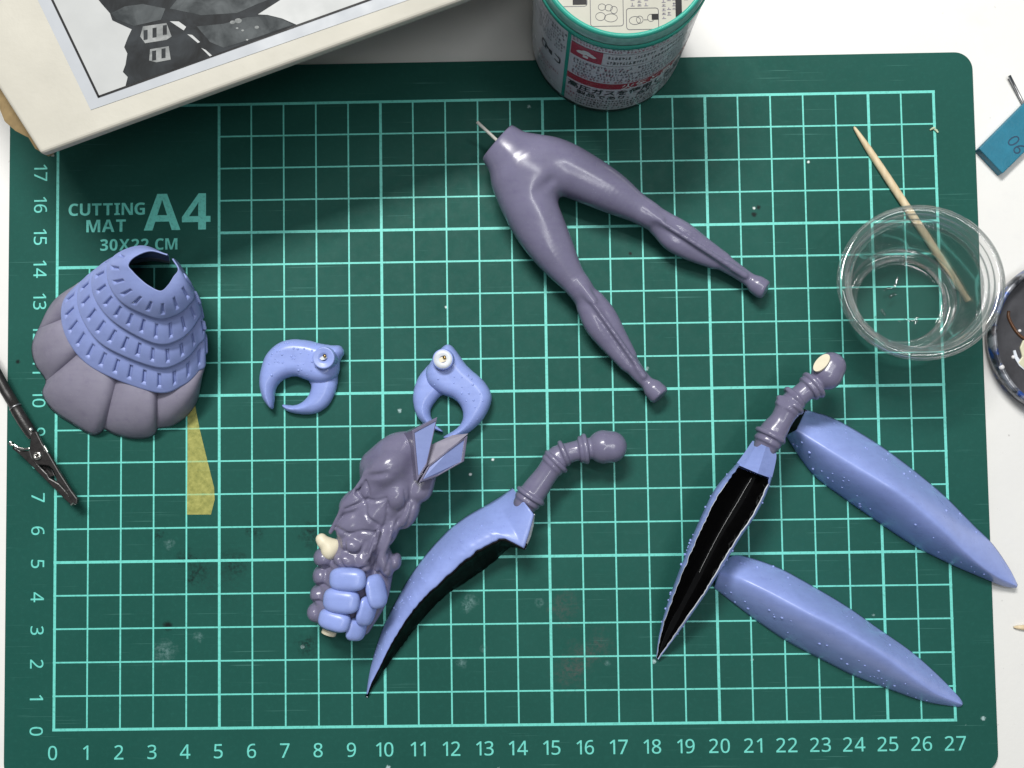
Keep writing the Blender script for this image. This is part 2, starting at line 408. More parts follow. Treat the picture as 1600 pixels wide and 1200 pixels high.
def print_text(body, height, x, y, rot=0.0, bold=0.0, name='printed_number', sx=1.0, gap=0.12):
    v, f = glyphs(body, height, bold, gap, sx); c, s_ = math.cos(rot), math.sin(rot)
    p = np.stack([x + c * v[:, 0] - s_ * v[:, 1], y + s_ * v[:, 0] + c * v[:, 1], np.full(len(v), ZL + 0.004)], -1)
    mesh(name, p, f, M['line'], mat, False)
for i in range(28): print_text(str(i), 0.425, i - 0.03, -0.68, 0, 0.004)
for j in range(18): print_text(str(j), 0.405, -0.53, j - 0.03, -math.pi / 2, 0.004)
def pt(u, v): return at(u, v, 0)[:2]
for body, size, (u, v), b, sx, gp in (('CUTTING', 0.385, (167, 327), 0.020, 1.05, .09), ('MAT', 0.385, (166, 353), 0.020, 1.05, .09), ('30X22 CM', 0.36, (217, 382), 0.020, 1.0, .10)):
    x, y = pt(u, v); print_text(body, size, x, y, 0, b, 'printed_words', sx, gp)
x, y = pt(277, 331); print_text('A4', 1.13, x, y, 0, 0.020, 'printed_words', 1.04, .03)

# ------------------------------------------------------------------ cardboard box with a pasted picture
Z1 = zoomer(0, 0, 2.857)
BZ = 5.2
corner = at(63, 240, BZ)[:2]; e1 = at(737, -6, BZ)[:2] - corner; e1 /= np.linalg.norm(e1)
e2 = np.array([-e1[1], e1[0]])
el = at(-3, 136, BZ)[:2] - corner; el /= np.linalg.norm(el)
box = thing('cardboard_box', (corner[0] + 6 * e1[0] + 8 * e2[0], corner[1] + 6 * e1[1] + 8 * e2[1], -0.2), 'cream cardboard box with a grey picture pasted on its overhanging lid', 'box')
def bp(a, b): return corner + a * e1 + b * el
g = Geo(); g.prism([bp(0, 0), bp(18, 0), bp(18, 14), bp(0, 14)], BZ - 0.30, BZ); o = g.build('lid', M['cream'], box); bevel(o, 0.09, 3); lid = o
g = Geo(); g.prism([bp(1.6, 3.3), bp(17.5, 3.3), bp(17.5, 13.8), bp(1.6, 13.8)], -0.2, BZ - 0.31); g.build('tray', M['cream'], box)
# torn brown side flap under the left edge of the lid
a0, a1 = bp(0.55, 0.35), bp(0.55, 9)
out = -np.array([el[1], -el[0]]); out = out if out[0] < 0 else -out
nn = 26; rows = []
for k in range(nn):
    t = k / (nn - 1); p = a0 + (a1 - a0) * t; wv = 0.50 + 0.45 * min(1, t * 6) + 0.05 * math.sin(k * 2.3) + 0.06 * rng.rand()
    rows.append([(*p, BZ - 0.62), (*(p + out * wv * 0.5), BZ - 0.66), (*(p + out * wv), BZ - 0.85)])
g = Geo(); g.grid(np.array(rows)[:, ::-1]); o = g.build('side_flap', M['kraft'], box); solidify(o, 0.16)
g = Geo()
for r in rows:
    p = np.array(r[2]); g.tube([p + np.array([0, 0, -0.02]), p + np.array([*(out * 0.05 * rng.rand()), 0.05])], 0.035, 5)
g.build('torn_edge', M['cream'], o)
# the pasted picture: sheet, rule, ground and a dark modelled shape, all flat print
def onlid(pts, z): q = at(Z1(pts)[:, 0], Z1(pts)[:, 1], z); return [(p[0], p[1]) for p in q]
# sheet axes measured on the lid
s0 = at(142, 172, BZ)[:2]; sA = at(575, 22, BZ)[:2] - s0; sA /= np.linalg.norm(sA); sB = at(60, 2, BZ)[:2] - s0; sB /= np.linalg.norm(sB)
def sp(a, b): return s0 + a * sA + b * sB
g = Geo(); g.prism([sp(0, 0), sp(13, 0), sp(13, 9), sp(0, 9)], BZ, BZ + 0.012); pic = g.build('pasted_picture', M['paper'], box)
f0 = at(154.5, 151.5, BZ)[:2]; fA = at(558, 7, BZ)[:2] - f0; fA /= np.linalg.norm(fA); fB = at(82, 0, BZ)[:2] - f0; fB /= np.linalg.norm(fB)
def fp(a, b): return f0 + a * fA + b * fB
g = Geo(); g.flat([fp(0, 0), fp(12, 0), fp(12, 8), fp(0, 8)], BZ + 0.016); g.build('picture_ground', M['inner'], pic)
g = Geo()
for a, b in (((0, -0.028), (12, 0.028)), ((-0.03, -0.028), (0.03, 8))): g.flat([fp(a[0], a[1]), fp(b[0], a[1]), fp(b[0], b[1]), fp(a[0], b[1])], BZ + 0.020)
g.build('picture_rule', M['ink'], pic)
def photo_mat(name, lo, hi, sc):
    k = Mat(name); k.col(k.mix(k.rng(k.noise(sc, 4, 0.6, 0.6), 0.34, 0.68), lo, hi)); k.set(Roughness=0.6, Specular_IOR_Level=0.2); return k.m
M['ph1'] = photo_mat('printed_dark_photo', (0.004, 0.005, 0.006), (0.026, 0.031, 0.036), 130)
M['ph2'] = photo_mat('printed_mid_photo', (0.020, 0.025, 0.028), (0.085, 0.095, 0.10), 150)
M['ph3'] = photo_mat('printed_light_photo', (0.15, 0.16, 0.16), (0.32, 0.33, 0.33), 260)
def art(name, pts, m, dz):
    g = Geo(); g.flat(onlid(pts, BZ), BZ + dz); g.build(name, m, pic)
art('printed_shape', [(425, -20), (455, 18), (492, 60), (503, 92), (590, 132), (572, 170), (556, 212), (570, 240), (562, 290), (550, 322), (572, 345), (562, 384), (760, 316), (1180, 167), (1325, 112), (1260, 84), (1195, 68), (1150, 66), (1250, 2), (1270, -20)], M['ph1'], 0.024)
art('printed_shape', [(500, 60), (560, 30), (640, 20), (740, 40), (720, 90), (600, 118), (520, 88)], M['ph2'], 0.027)
art('printed_shape', [(760, 40), (900, 70), (1060, 60), (1150, 20), (1230, -10), (1000, -10), (800, -10)], M['ph2'], 0.027)
art('printed_shape', [(880, 120), (1000, 108), (1100, 80), (1200, 72), (1260, 88), (1310, 112), (1150, 168), (1000, 215), (940, 190)], M['ph2'], 0.028)
art('printed_shape', [(640, 120), (745, 105), (768, 165), (745, 180), (650, 195), (628, 165)], M['ph3'], 0.030)
art('printed_shape', [(672, 222), (755, 208), (764, 268), (700, 280), (668, 272)], M['ph3'], 0.030)
for cx, cy in ((652, 158), (692, 148), (738, 136), (690, 250), (732, 240)):
    art('printed_shape', [(cx - 9, cy - 20), (cx + 9, cy - 23), (cx + 9, cy + 20), (cx - 9, cy + 23)], M['ph1'], 0.033)
for q in ([(760, 97), (800, 98), (833, 122), (822, 138)], [(838, 155), (860, 158), (895, 190), (885, 194)], [(900, 216), (920, 225), (948, 250), (938, 254)]):
    art('printed_shape', q, M['inner'], 0.031)
g = Geo()
for (u, v, r) in ((1040, 102, 12), (1065, 95, 16), (1148, 124, 10), (1085, 138, 6), (1060, 128, 6), (1105, 180, 5)):
    c = at(*Z1((u, v)), BZ)[:2]; rr = r / 2.857 / 60; g.flat([(c[0] + rr * math.cos(a), c[1] + 0.7 * rr * math.sin(a)) for a in np.arange(10) * 0.628], BZ + 0.032)
g.build('printed_shape', M['ph3'], pic)

# ------------------------------------------------------------------ can with a printed label
CH, CR = 5.35, 2.30
cb = at(955, 61, 0)[:2]; ct = at(967, -77, CH)[:2]; cc = (cb * 0.5 + ct * 0.5) + np.array([0, -0.07])
can = thing('paint_can', (cc[0], cc[1], 0), 'short round can with teal rim and small print on its label', 'can')
M['label'] = simple('lilac_grey_label', (0.68, 0.66, 0.72), 0.24, 0.04, 300)
M['teal'] = simple('teal_plastic', (0.035, 0.36, 0.28), 0.25, 0.1, 200)
M['tealpale'] = simple('pale_teal_plastic', (0.20, 0.42, 0.38), 0.2, 0.25, 500)
M['red'] = simple('crimson_print', (0.42, 0.018, 0.055), 0.3, 0.08)
M['inkg'] = simple('charcoal_print', (0.035, 0.035, 0.045), 0.35, 0.2)
M['inks'] = simple('faded_small_print', (0.14, 0.13, 0.17), 0.35, 0.3)
M['inkr'] = simple('faded_red_print', (0.36, 0.09, 0.14), 0.35, 0.2)
M['white'] = simple('white_print', (0.75, 0.74, 0.75), 0.35, 0.05)
M['lidcream'] = simple('cream_lid_label', (0.43, 0.42, 0.36), 0.45, 0.03, spec=0.3)
g = Geo(); g.lathe([(CR - 0.16, 0.0), (CR - 0.05, 0.02), (CR - 0.02, 0.1), (CR - 0.07, 0.22), (CR, 0.33)], (*cc, 0), 96); g.build('base_rim', M['greysteel'], can, True)
g = Geo(); g.lathe([(CR, 0.33), (CR, 4.72)], (*cc, 0), 96); body = g.build('body', M['label'], can, True)
g = Geo(); g.lathe([(CR, 4.72), (CR + 0.03, 4.74), (CR + 0.03, 4.92), (CR, 4.94)], (*cc, 0), 96); g.build('rim_band', M['teal'], can, True)
g = Geo(); g.lathe([(CR - 0.01, 4.94), (CR - 0.02, 5.18), (CR - 0.05, 5.24)], (*cc, 0), 96); g.build('lid_skirt', M['tealpale'], can, True)
g = Geo(); g.lathe([(CR - 0.05, 5.24), (CR - 0.07, 5.31), (CR - 0.13, 5.33), (CR - 0.17, 5.29), (CR - 0.18, 5.22)], (*cc, 0), 96); g.build('lid_rim', M['teal'], can, True)
g = Geo(); g.lathe([(CR - 0.18, 5.22), (0.001, 5.22)], (*cc, 0), 96); lidc = g.build('lid_label', M['lidcream'], can, False)
can.scale = (1, 1, 1.06)
def wrap(v, a0, z0, off=0.006):
    """flat print (cm) wrapped round the can: a0 degrees from the front, z0 height"""
    th = math.radians(a0) + v[:, 0] / CR; r = CR + off
    return np.stack([cc[0] + r * np.sin(th), cc[1] - r * np.cos(th), z0 + v[:, 1]], -1)
def wrap_rect(g, s0, z0, s1, z1, off=0.006, n=None):
    """s in cm of arc from the front"""
    n = n or max(1, int(abs(s1 - s0) / 0.12)); s = np.linspace(s0, s1, n + 1)
    lo = wrap(np.stack([s, np.full(n + 1, z0)], -1), 0, 0, off); hi = wrap(np.stack([s, np.full(n + 1, z1)], -1), 0, 0, off)
    g.grid(np.stack([lo, hi], 1))
def wrap_text(t, size, s0, z0, m, bold=0.0, off=0.012, sx=1.0):
    v, f = text_geo(t, size, bold, 'LEFT'); v = v * np.array([sx, 1, 1]); mesh('label_text', wrap(v, math.degrees(s0 / CR), z0, off), f, m, body, False)
SL = -1.50                                     # the teal upright stands at this arc position
g = Geo(); wrap_rect(g, SL - 0.055, 0.34, SL + 0.055, 4.72, 0.010); g.build('label_stripe', M['teal'], body)
g = Geo(); wrap_rect(g, SL + 0.08, 3.62, SL + 0.98, 4.36); wrap_rect(g, SL + 0.06, 1.98, 2.62, 2.36); g.build('label_bar', M['red'], body)
g = Geo()
for cx, cz, r in ((-0.12, 0, .13), (0.1, 0.02, .12), (0, 0.09, .13), (0.2, -.03, .09), (-.2, -.04, .08)):
    p = np.array([(SL + 0.53 + cx + r * math.cos(a), 4.0 + cz + 0.8 * r * math.sin(a)) for a in np.arange(12) * 2 * math.pi / 12])
    q = wrap(p, 0, 0, 0.012 + 0.001 * r); g.add(q, [list(range(12))])
wrap_rect(g, SL + 0.45, 3.76, SL + 0.6, 3.9, 0.012); g.build('label_emblem', M['white'], body)
g = Geo()
wrap_rect(g, SL + 0.08, 4.37, 2.7, 4.385); wrap_rect(g, SL + 0.98, 3.60, 2.7, 3.615)
g.build('label_rule', M['inkg'], body)
wrap_text('火気と高温に注意', 0.40, 0.18, 2.17, M['white'], 0.006)
wrap_text('高圧ガスを使用した可燃性の', 0.40, SL + 0.12, 1.70, M['inkg'], 0.008, sx=0.92)
wrap_text('製品であり、危険なため、下記の', 0.30, SL + 0.42, 1.33, M['inkg'], 0.004)
wrap_text('注意を守ること。', 0.30, 2.45 - 0.7, 1.36, M['inkg'], 0.004)
def small_print(s0, s1, rows, z_top, pitch, h, m, gap=0.25, nm='fine_print'):
    """rows of print too small to read: short dark strokes"""
    g = Geo()
    for r in range(rows):
        z = z_top - r * pitch; s = s0; end = s1 - (rng.rand() * 0.5 if rng.rand() < 0.5 else 0)
        while s < end:
            wdt = 0.035 + 0.05 * rng.rand()
            if rng.rand() > gap * 0.5:
                k = rng.randint(3)
                if k != 1: wrap_rect(g, s, z + h * 0.55, s + wdt, z + h * 0.8, 0.008, 1)
                if k != 2: wrap_rect(g, s, z + h * 0.05, s + wdt, z + h * 0.28, 0.008, 1)
                wrap_rect(g, s + wdt * 0.3, z, s + wdt * 0.55, z + h, 0.008, 1)
            s += wdt + 0.03
    g.build(nm, m, body)
small_print(SL + 1.12, 2.5, 1, 4.06, 0.3, 0.17, M['inkg']); small_print(SL + 1.12, 2.5, 1, 3.74, 0.3, 0.17, M['inkg'])
small_print(SL + 0.1, 2.7, 1, 4.47, 0.12, 0.10, M['inkr']); small_print(SL + 0.1, 2.7, 1, 4.60, 0.12, 0.08, M['inks'])
small_print(SL + 0.2, 2.5, 5, 3.36, 0.185, 0.125, M['inks']); small_print(SL + 0.2, 1.6, 1, 2.44, 0.2, 0.10, M['inkr'])
small_print(SL + 0.1, 0.5, 3, 3.28, 0.37, 0.10, M['inkr'], 1.2)
small_print(SL + 0.42, 2.6, 4, 0.98, 0.17, 0.11, M['inkg']); small_print(SL + 0.1, SL + 0.32, 4, 1.2, 0.24, 0.13, M['inkr'])
small_print(SL - 1.25, SL - 0.15, 7, 4.35, 0.19, 0.12, M['inks']); small_print(SL - 1.2, SL - 0.2, 2, 1.6, 0.2, 0.09, M['inkr']); small_print(SL - 1.2, SL - 0.4, 3, 1.1, 0.2, 0.09, M['inks'])
small_print(2.75, 3.6, 20, 4.3, 0.2, 0.12, M['inks'])
g = Geo()
rr = round_rect(-0.42, -0.2, 0.42, 0.2, 0.12, 5); ri = round_rect(-0.37, -0.15, 0.37, 0.15, 0.08, 5)
q = np.stack([wrap(np.array(rr), math.degrees((SL - 0.62) / CR), 2.55, 0.012), wrap(np.array(ri), math.degrees((SL - 0.62) / CR), 2.55, 0.012)], 1); g.grid(q, closed_u=True)
g.build('label_mark', M['inkg'], body)
wrap_text('PS', 0.30, SL - 0.86, 2.55, M['inkg'], 0.010, sx=1.2)
# lid print: two framed diagrams and columns of small print
LZ = 5.224
lc = np.array([cc[0], cc[1]])
def lidrect(g, x0, y0, x1, y1, dz=0.0): g.rect(lc[0] + x0, lc[1] + y0, lc[0] + x1, lc[1] + y1, LZ + dz)
def lidframe(g, x0, y0, x1, y1, r=0.08, wdt=0.018):
    a = np.array(round_rect(x0, y0, x1, y1, r, 5)) + lc; b = np.array(round_rect(x0 + wdt, y0 + wdt, x1 - wdt, y1 - wdt, r - wdt, 5)) + lc
    P = np.stack([np.c_[b, np.full(len(b), LZ)], np.c_[a, np.full(len(a), LZ)]], 1); g.grid(P[::-1], closed_u=True)
g = Geo(); lidframe(g, -0.92, -1.92, -0.08, -1.15); lidframe(g, -0.02, -2.02, 0.80, -1.46); lidframe(g, -1.75, -1.4, -0.98, -0.8); g.build('diagram_frame', M['inkg'], lidc)
g = Geo()
for cx, cy, rx, ry in ((-.62, -1.42, .1, .09), (-.45, -1.44, .1, .09), (-.32, -1.5, .09, .1), (-.66, -1.66, .13, .11), (-.4, -1.7, .17, .11), (.2, -1.78, .15, .11), (.32, -1.76, .09, .1), (.6, -1.72, .09, .1)):
    a = [(lc[0] + cx + rx * math.cos(t), lc[1] + cy + ry * math.sin(t)) for t in np.arange(20) * math.pi / 10]; b = [(lc[0] + cx + (rx - .014) * math.cos(t), lc[1] + cy + (ry - .014) * math.sin(t)) for t in np.arange(20) * math.pi / 10]
    g.grid(np.stack([np.c_[b, np.full(20, LZ + .001)], np.c_[a, np.full(20, LZ + .001)]], 1)[::-1], closed_u=True)
lidrect(g, 0.42, -1.775, 0.52, -1.76, .001); g.build('diagram_drawing', M['inkg'], lidc)
g = Geo(); lidrect(g, 0.62, -1.77, 0.79, -1.62, .002); lidrect(g, 1.22, -1.72, 1.38, -0.9, .002); lidrect(g, -1.35, -1.35, -1.0, -1.1, .002); g.build('printed_block', M['ink'], lidc)
g = Geo()
for col_x in list(np.arange(-0.75, 0.55, 0.17)) + list(np.arange(0.88, 1.2, 0.13)) + list(np.arange(1.44, 1.9, 0.13)) + list(np.arange(-1.6, -0.9, .16)):
    y = -1.1 if col_x < 0.1 and col_x > -0.95 else (-1.42 if col_x < 0.85 and col_x > 0 else -1.95)
    if col_x < -0.95: y = -0.75
    while y < 0.4:
        hgt = 0.05 + 0.07 * rng.rand()
        if math.hypot(col_x, y) < 2.02 and math.hypot(col_x + .1, y) < 2.02 and rng.rand() > 0.12:
            lidrect(g, col_x, y, col_x + 0.10, y + 0.018, .001); lidrect(g, col_x + 0.03, y + 0.018, col_x + 0.055, y + hgt * 0.8, .001)
            if rng.rand() > 0.4: lidrect(g, col_x + 0.01, y + hgt * 0.55, col_x + 0.09, y + hgt * 0.55 + 0.016, .001)
        y += hgt + 0.03
g.build('fine_print', M['inks'], lidc)

# ------------------------------------------------------------------ model legs
Z8 = zoomer(720, 180, 2.61); K8 = 1 / 2.61 / 52.5
def chain(F, zoom, pts, k, kk, zs=1.0):
    """pts: (x, y, z cm, r zoom px): a smooth tapering limb along a spline through them, blended in by k"""
    q = np.array(pts, float)
    if len(q) > 2: q = spline(q, 5 * len(q))
    uv = zoom(q[:, :2]); W_ = at(uv[:, 0], uv[:, 1], q[:, 2]); R_ = q[:, 3] * kk
    D = np.full(F.d.shape, 1e3, np.float32); full = (F.X, F.Y, F.Z)
    for a, b, ra, rb in zip(W_[:-1], W_[1:], R_[:-1], R_[1:]):
        m = max(ra, rb) + 0.42; lo_ = np.minimum(a, b) - m; hi_ = np.maximum(a, b) + m
        i0 = np.clip(((lo_ - F.lo) / F.h).astype(int), 0, np.array(F.d.shape) - 1); i1 = np.clip(((hi_ - F.lo) / F.h).astype(int) + 2, 1, np.array(F.d.shape))
        sl = tuple(slice(p, r) for p, r in zip(i0, i1))
        F.X, F.Y, F.Z = full[0][sl[0]], full[1][:, sl[1]], full[2][:, :, sl[2]]
        D[sl] = np.minimum(D[sl], F.cap(a, b, ra, rb, zs)); F.X, F.Y, F.Z = full
    F.add(D, k)
lo = at(735, 660, 0); hi = at(1225, 185, 0)
F = Field((lo[0], lo[1], -0.02), (hi[0], hi[1], 1.95), 0.036)
chain(F, Z8, [(130, 85, .98, 78), (185, 145, 1.0, 102), (245, 205, 1.0, 120)], 0.2, K8, 1.1)
chain(F, Z8, [(285, 185, .98, 108), (380, 200, .96, 106), (480, 245, .92, 101), (600, 308, .88, 86), (690, 362, .84, 65), (760, 402, .80, 51)], 0.15, K8, 1.05)
chain(F, Z8, [(235, 270, .98, 108), (268, 345, .96, 112), (318, 450, .92, 105), (372, 545, .88, 89), (430, 635, .84, 65), (482, 702, .80, 49)], 0.15, K8, 1.05)
F.d = smin(F.d, F.ell(at(*Z8((285, 245)), 1.0), (1.1, 1.0, 0.82)), 0.2)
def calf(pts_main, lobeA, lobeB, ridge):
    chain(F, Z8, pts_main, 0.14, K8)
    for L in (lobeA, lobeB): chain(F, Z8, L, 0.12, K8)
    chain(F, Z8, ridge, 0.05, K8)
calf([(755, 400, .80, 50), (815, 437, .70, 52), (900, 492, .64, 56), (1010, 562, .54, 42), (1120, 632, .47, 31), (1178, 672, .44, 29), (1210, 694, .44, 34)],
     [(830, 440, .68, 32), (905, 475, .66, 36), (980, 526, .58, 30), (1070, 585, .50, 25)],
     [(805, 460, .68, 34), (860, 512, .66, 42), (935, 558, .58, 36), (1030, 600, .50, 27)],
     [(765, 400, 1.00, 26), (850, 456, 1.03, 20), (960, 527, .93, 17), (1060, 592, .78, 15), (1160, 655, .64, 14)])
calf([(480, 698, .80, 48), (514, 750, .70, 52), (565, 835, .64, 57), (635, 935, .54, 44), (714, 1042, .47, 33), (758, 1090, .44, 28), (782, 1112, .44, 34)],
     [(548, 757, .72, 40), (592, 815, .70, 42), (640, 892, .60, 34), (690, 975, .50, 25)],
     [(515, 792, .70, 38), (550, 860, .68, 44), (610, 940, .58, 36), (675, 1018, .50, 26)],
     [(492, 702, 1.00, 25), (545, 770, 1.03, 20), (615, 875, .93, 17), (680, 970, .78, 15), (745, 1065, .64, 14)])
for a, b, r in (((1212, 696), (1226, 706), 40), ((790, 1122), (802, 1134), 42)):
    F.add(F.cap(at(*Z8(a), .46), at(*Z8(b), .46), r * K8, (r + 2) * K8), 0.10)
for p, q in (((1236, 700), (1200, 680)), ((806, 1136), (770, 1095))):    # flat sole faces
    A = at(*Z8(p), .46); B = at(*Z8(q), .46); n = A - B; n[2] = 0.1; F.sub(-F.plane(A + n / np.linalg.norm(n) * 0.12, n) * 1.0, 0.03)
for g0, g1 in (((800, 445), (1090, 632)), ((840, 432), (1080, 585)), ((522, 775), (700, 1020)), ((560, 770), (700, 970))):
    A = at(*Z8(g0), 1.14); B = at(*Z8(g1), .78); F.sub(F.cap(A, B, 0.035, 0.02), 0.12)
F.sub(F.cap(at(*Z8((318, 312)), 1.84), at(*Z8((372, 268)), 1.70), 0.03, 0.04), 0.25)          # fold at the crotch
ca = at(*Z8((200, 52)), .95); cb_ = at(*Z8((105, 160)), .95); tn = cb_ - ca; n = np.array([tn[1], -tn[0], 0.0]); n = n if n[0] < 0 else -n; n /= np.linalg.norm(n)
F.sub(-F.plane((ca + cb_) / 2 + n * 0.02, n + np.array([0, 0, 0.15])), 0.05)
F.d = np.maximum(F.d, 0.0 - F.Z + 0 * F.X)
V, Q = F.net()
legs = thing('model_lower_body', at(900, 380, 0), 'glossy purple grey pair of model legs joined at the hips', 'model part')
relax(mesh('leg_casting', V, Q, M['purple'], legs), 6)
g = Geo(); A = at(*Z8((66, 27)), 1.15); B = at(*Z8((150, 105)), 1.0); g.tube([A, A + (B - A) * 0.5, B], 0.048, 12); g.build('metal_pin', M['pin'], legs, True)

# ------------------------------------------------------------------ two pointed shells on the right
Z2 = zoomer(1000, 530, 2.033)
def pod(name, label, T, Rg, B, zr, open_end, seed):
    ns, nq = 150, 22
    T = spline(Z2(T), ns); Rg = spline(Z2(Rg), ns); B = spline(Z2(B), ns); s = np.linspace(0, 1, ns)
    zz = np.interp(s, *zip(*zr)); k = np.hanning(25); k /= k.sum(); zz = np.convolve(np.pad(zz, 12, mode='edge'), k, 'valid')
    rows = []
    for i in range(ns):
        row = []
        for q in np.linspace(0, 1, nq):
            uv = T[i] + (Rg[i] - T[i]) * q; z = 0.03 + (zz[i] - 0.03) * (1 - (1 - q) ** 1.42) ** 0.92; row.append(at(*uv, z))
        for q in np.linspace(0, 1, nq)[1:]:
            uv = Rg[i] + (B[i] - Rg[i]) * q; z = 0.03 + (zz[i] - 0.03) * (1 - q ** 1.45) ** 0.86; row.append(at(*uv, z))
        rows.append(row)
    P = np.array(rows)
    # round the ridge off a little
    for _ in range(1): P[:, 1:-1] = 0.25 * P[:, :-2] + 0.5 * P[:, 1:-1] + 0.25 * P[:, 2:]
    t = thing(name, at(*Rg[ns // 2], 0), label, 'model part', 'pointed shells')
    g = Geo(); g.grid(P[:, ::-1]); o = mesh('shell', g.v, g.f, [M['blue'], M['blackm']], t); solidify(o, 0.045, 1)
    r = np.random.RandomState(seed); g = Geo(); ctr = P[:, nq - 1]
    for kx in range(44):                                       # cast warts, mostly low on the flanks
        i = r.randint(6, ns - 12); side = r.rand() < 0.72
        j = (nq + int((0.45 + 0.5 * r.rand()) * nq) - 2) if side else int((0.05 + 0.35 * r.rand()) * nq)
        p = P[i, min(j, P.shape[1] - 2)]; rad = 0.025 + 0.03 * r.rand() ** 2; g.dome(p - np.array([0, 0, rad * 0.62]), rad, rad * 1.0)
    g.build('wart_texture', M['blue'], t, True)
    return t, P
podA, PA = pod('model_shell', 'long pointed blue shell overhanging the mat edge, its open end under an arm',
    [(527, 224), (600, 245), (670, 280), (760, 335), (850, 400), (960, 490), (1060, 590), (1120, 650), (1170, 722), (1200, 779)],
    [(497, 288), (600, 352), (700, 412), (830, 492), (950, 592), (1040, 680), (1120, 745), (1199, 785)],
    [(463, 306), (510, 380), (560, 440), (640, 500), (740, 570), (860, 650), (980, 712), (1080, 755), (1150, 783), (1195, 791)],
    [(0, .95), (.15, 1.35), (.4, 1.7), (.65, 1.45), (.85, .8), (1, .12)], True, 3)
podB, PB = pod('model_shell', 'long pointed blue shell wholly on the mat with its blunt end under a black blade',
    [(262, 706), (300, 686), (350, 694), (450, 730), (560, 790), (660, 850), (760, 920), (860, 990), (940, 1060), (1008, 1130), (1026, 1155)],
    [(250, 745), (300, 755), (400, 800), (520, 862), (640, 922), (760, 995), (860, 1068), (940, 1125), (1024, 1160)],
    [(235, 790), (300, 842), (380, 902), (470, 962), (580, 1020), (680, 1070), (790, 1112), (900, 1150), (1000, 1167), (1021, 1166)],
    [(0, .45), (.1, .95), (.35, 1.55), (.6, 1.5), (.85, .8), (1, .12)], False, 5)
# dark hollow showing at the open end of the first shell
g = Geo(); poly = [tuple(at(*Z2(p), 0.1)[:2]) for p in ((527, 224), (505, 226), (480, 262), (462, 300), (478, 312), (520, 290), (560, 270))]
g.prism(poly, 0.04, 0.12); g.build('hollow', M['blackm'], podA)
g = Geo(); e = [p for p in PA[0]]; e2_ = [p + np.array([-0.10, 0.12, -0.25]) * (0.2 + min(1, p[2])) for p in e]; g.grid(np.array([e2_, e])); g.build('hollow', M['blackm'], podA)

# ------------------------------------------------------------------ arms
def arm_field(zoom, kk, ball, collar, tube, joint, fore, h=0.03, cut=None):
    allp = np.array([p[:2] for p in ball + collar + tube + joint + fore], float); q = zoom(allp)
    lo = at(q[:, 0].min() - 45, q[:, 1].max() + 45, 0); hi = at(q[:, 0].max() + 45, q[:, 1].min() - 45, 0)
    zmax = max(p[2] for p in ball + collar + tube + joint + fore) + 0.85
    F = Field((lo[0], lo[1], -0.02), (hi[0], hi[1], zmax), h)
    chain(F, zoom, ball, 0.05, kk); chain(F, zoom, tube, 0.04, kk); chain(F, zoom, fore, 0.05, kk)
    for p in collar: 
        A = at(*zoom(p[:2]), p[2]); F.add(F.cap(A, A + 0.01, p[3] * kk, p[3] * kk), 0.03)
    for (x, y, z, r, dx, dy) in joint:                        # flanges: flat discs across the limb
        A = at(*zoom((x, y)), z); n = at(*zoom((x + dx, y + dy)), z) - A; n /= np.linalg.norm(n)
        px, py, pz = F.X - A[0], F.Y - A[1], F.Z - A[2]; ax = px * n[0] + py * n[1] + pz * n[2]
        rad = np.sqrt(np.maximum(px * px + py * py + pz * pz - ax * ax, 0)); th = 0.055
        q1 = np.maximum(np.abs(ax) - th * 0.3, 0); q2 = np.maximum(rad - (r * kk - 0.05), 0)
        F.add(np.sqrt(q1 ** 2 + q2 ** 2) - 0.055, 0.05)
    return F
Z7 = zoomer(560, 640, 2.609); K7 = 1 / 2.609 / 54
FA = arm_field(Z7, K7, [(1000, 152, .78, 70), (1030, 152, .78, 66)], [], [(930, 160, .80, 46), (880, 170, .82, 42), (815, 190, .85, 46)],
    [(925, 160, .80, 64, 30, -4), (908, 163, .80, 56, 30, -4), (838, 178, .85, 56, 30, -12), (806, 212, .86, 62, 26, -26), (790, 226, .86, 54, 26, -26), (702, 352, .80, 66, 26, -40), (688, 372, .78, 56, 26, -40)],
    [(800, 215, .86, 50), (765, 265, .85, 47), (715, 335, .80, 54), (680, 385, .74, 50)])
V, Q = FA.net()
armA = thing('blade_casting', at(800, 790, 0), 'purple arm with rounded knob and curved blue blade lined black along its inner edge', 'model part', 'model arms')
relax(mesh('forearm', V, Q, M['purple'], armA), 3)
E_ = Z7([(638, 312), (600, 340), (560, 368), (450, 428), (375, 482), (300, 560), (250, 622), (200, 695), (150, 785), (100, 885), (62, 1000), (42, 1080), (31, 1168)])
J_ = Z7([(716, 428), (700, 490), (676, 566), (590, 522), (490, 572), (400, 642), (300, 735), (250, 785), (190, 862), (130, 962), (80, 1062), (50, 1120), (33, 1170)])
def par(pts, keys, n):
    k = np.array(keys, float); s = np.linspace(0, 1, n); return np.stack([np.interp(s, k, pts[:, i]) for i in range(2)], -1)
keys = [0, .03, .065, .16, .26, .38, .47, .57, .68, .79, .89, .95, 1]
def smooth1(a, w=9):
    k = np.hanning(w + 2)[1:-1]; k /= k.sum(); return np.stack([np.convolve(np.pad(a[:, i], w // 2, mode='edge'), k, 'valid') for i in range(a.shape[1])], -1)
ns = 200
E1 = smooth1(par(E_, keys, ns), 21); J1 = par(J_, keys, ns); J1[30:] = smooth1(J1, 11)[30:]
E1[-1] = E_[-1]; J1[-1] = J_[-1]
jag = smooth1(rng.randn(ns, 1), 5)[:, 0] * 1.6; jag[:34] = 0; jag *= np.linspace(1, 0.2, ns)
s = np.linspace(0, 1, ns); zj = np.interp(s, [0, .1, .3, .6, .85, 1], [1.25, 1.25, 1.2, .9, .45, .1])
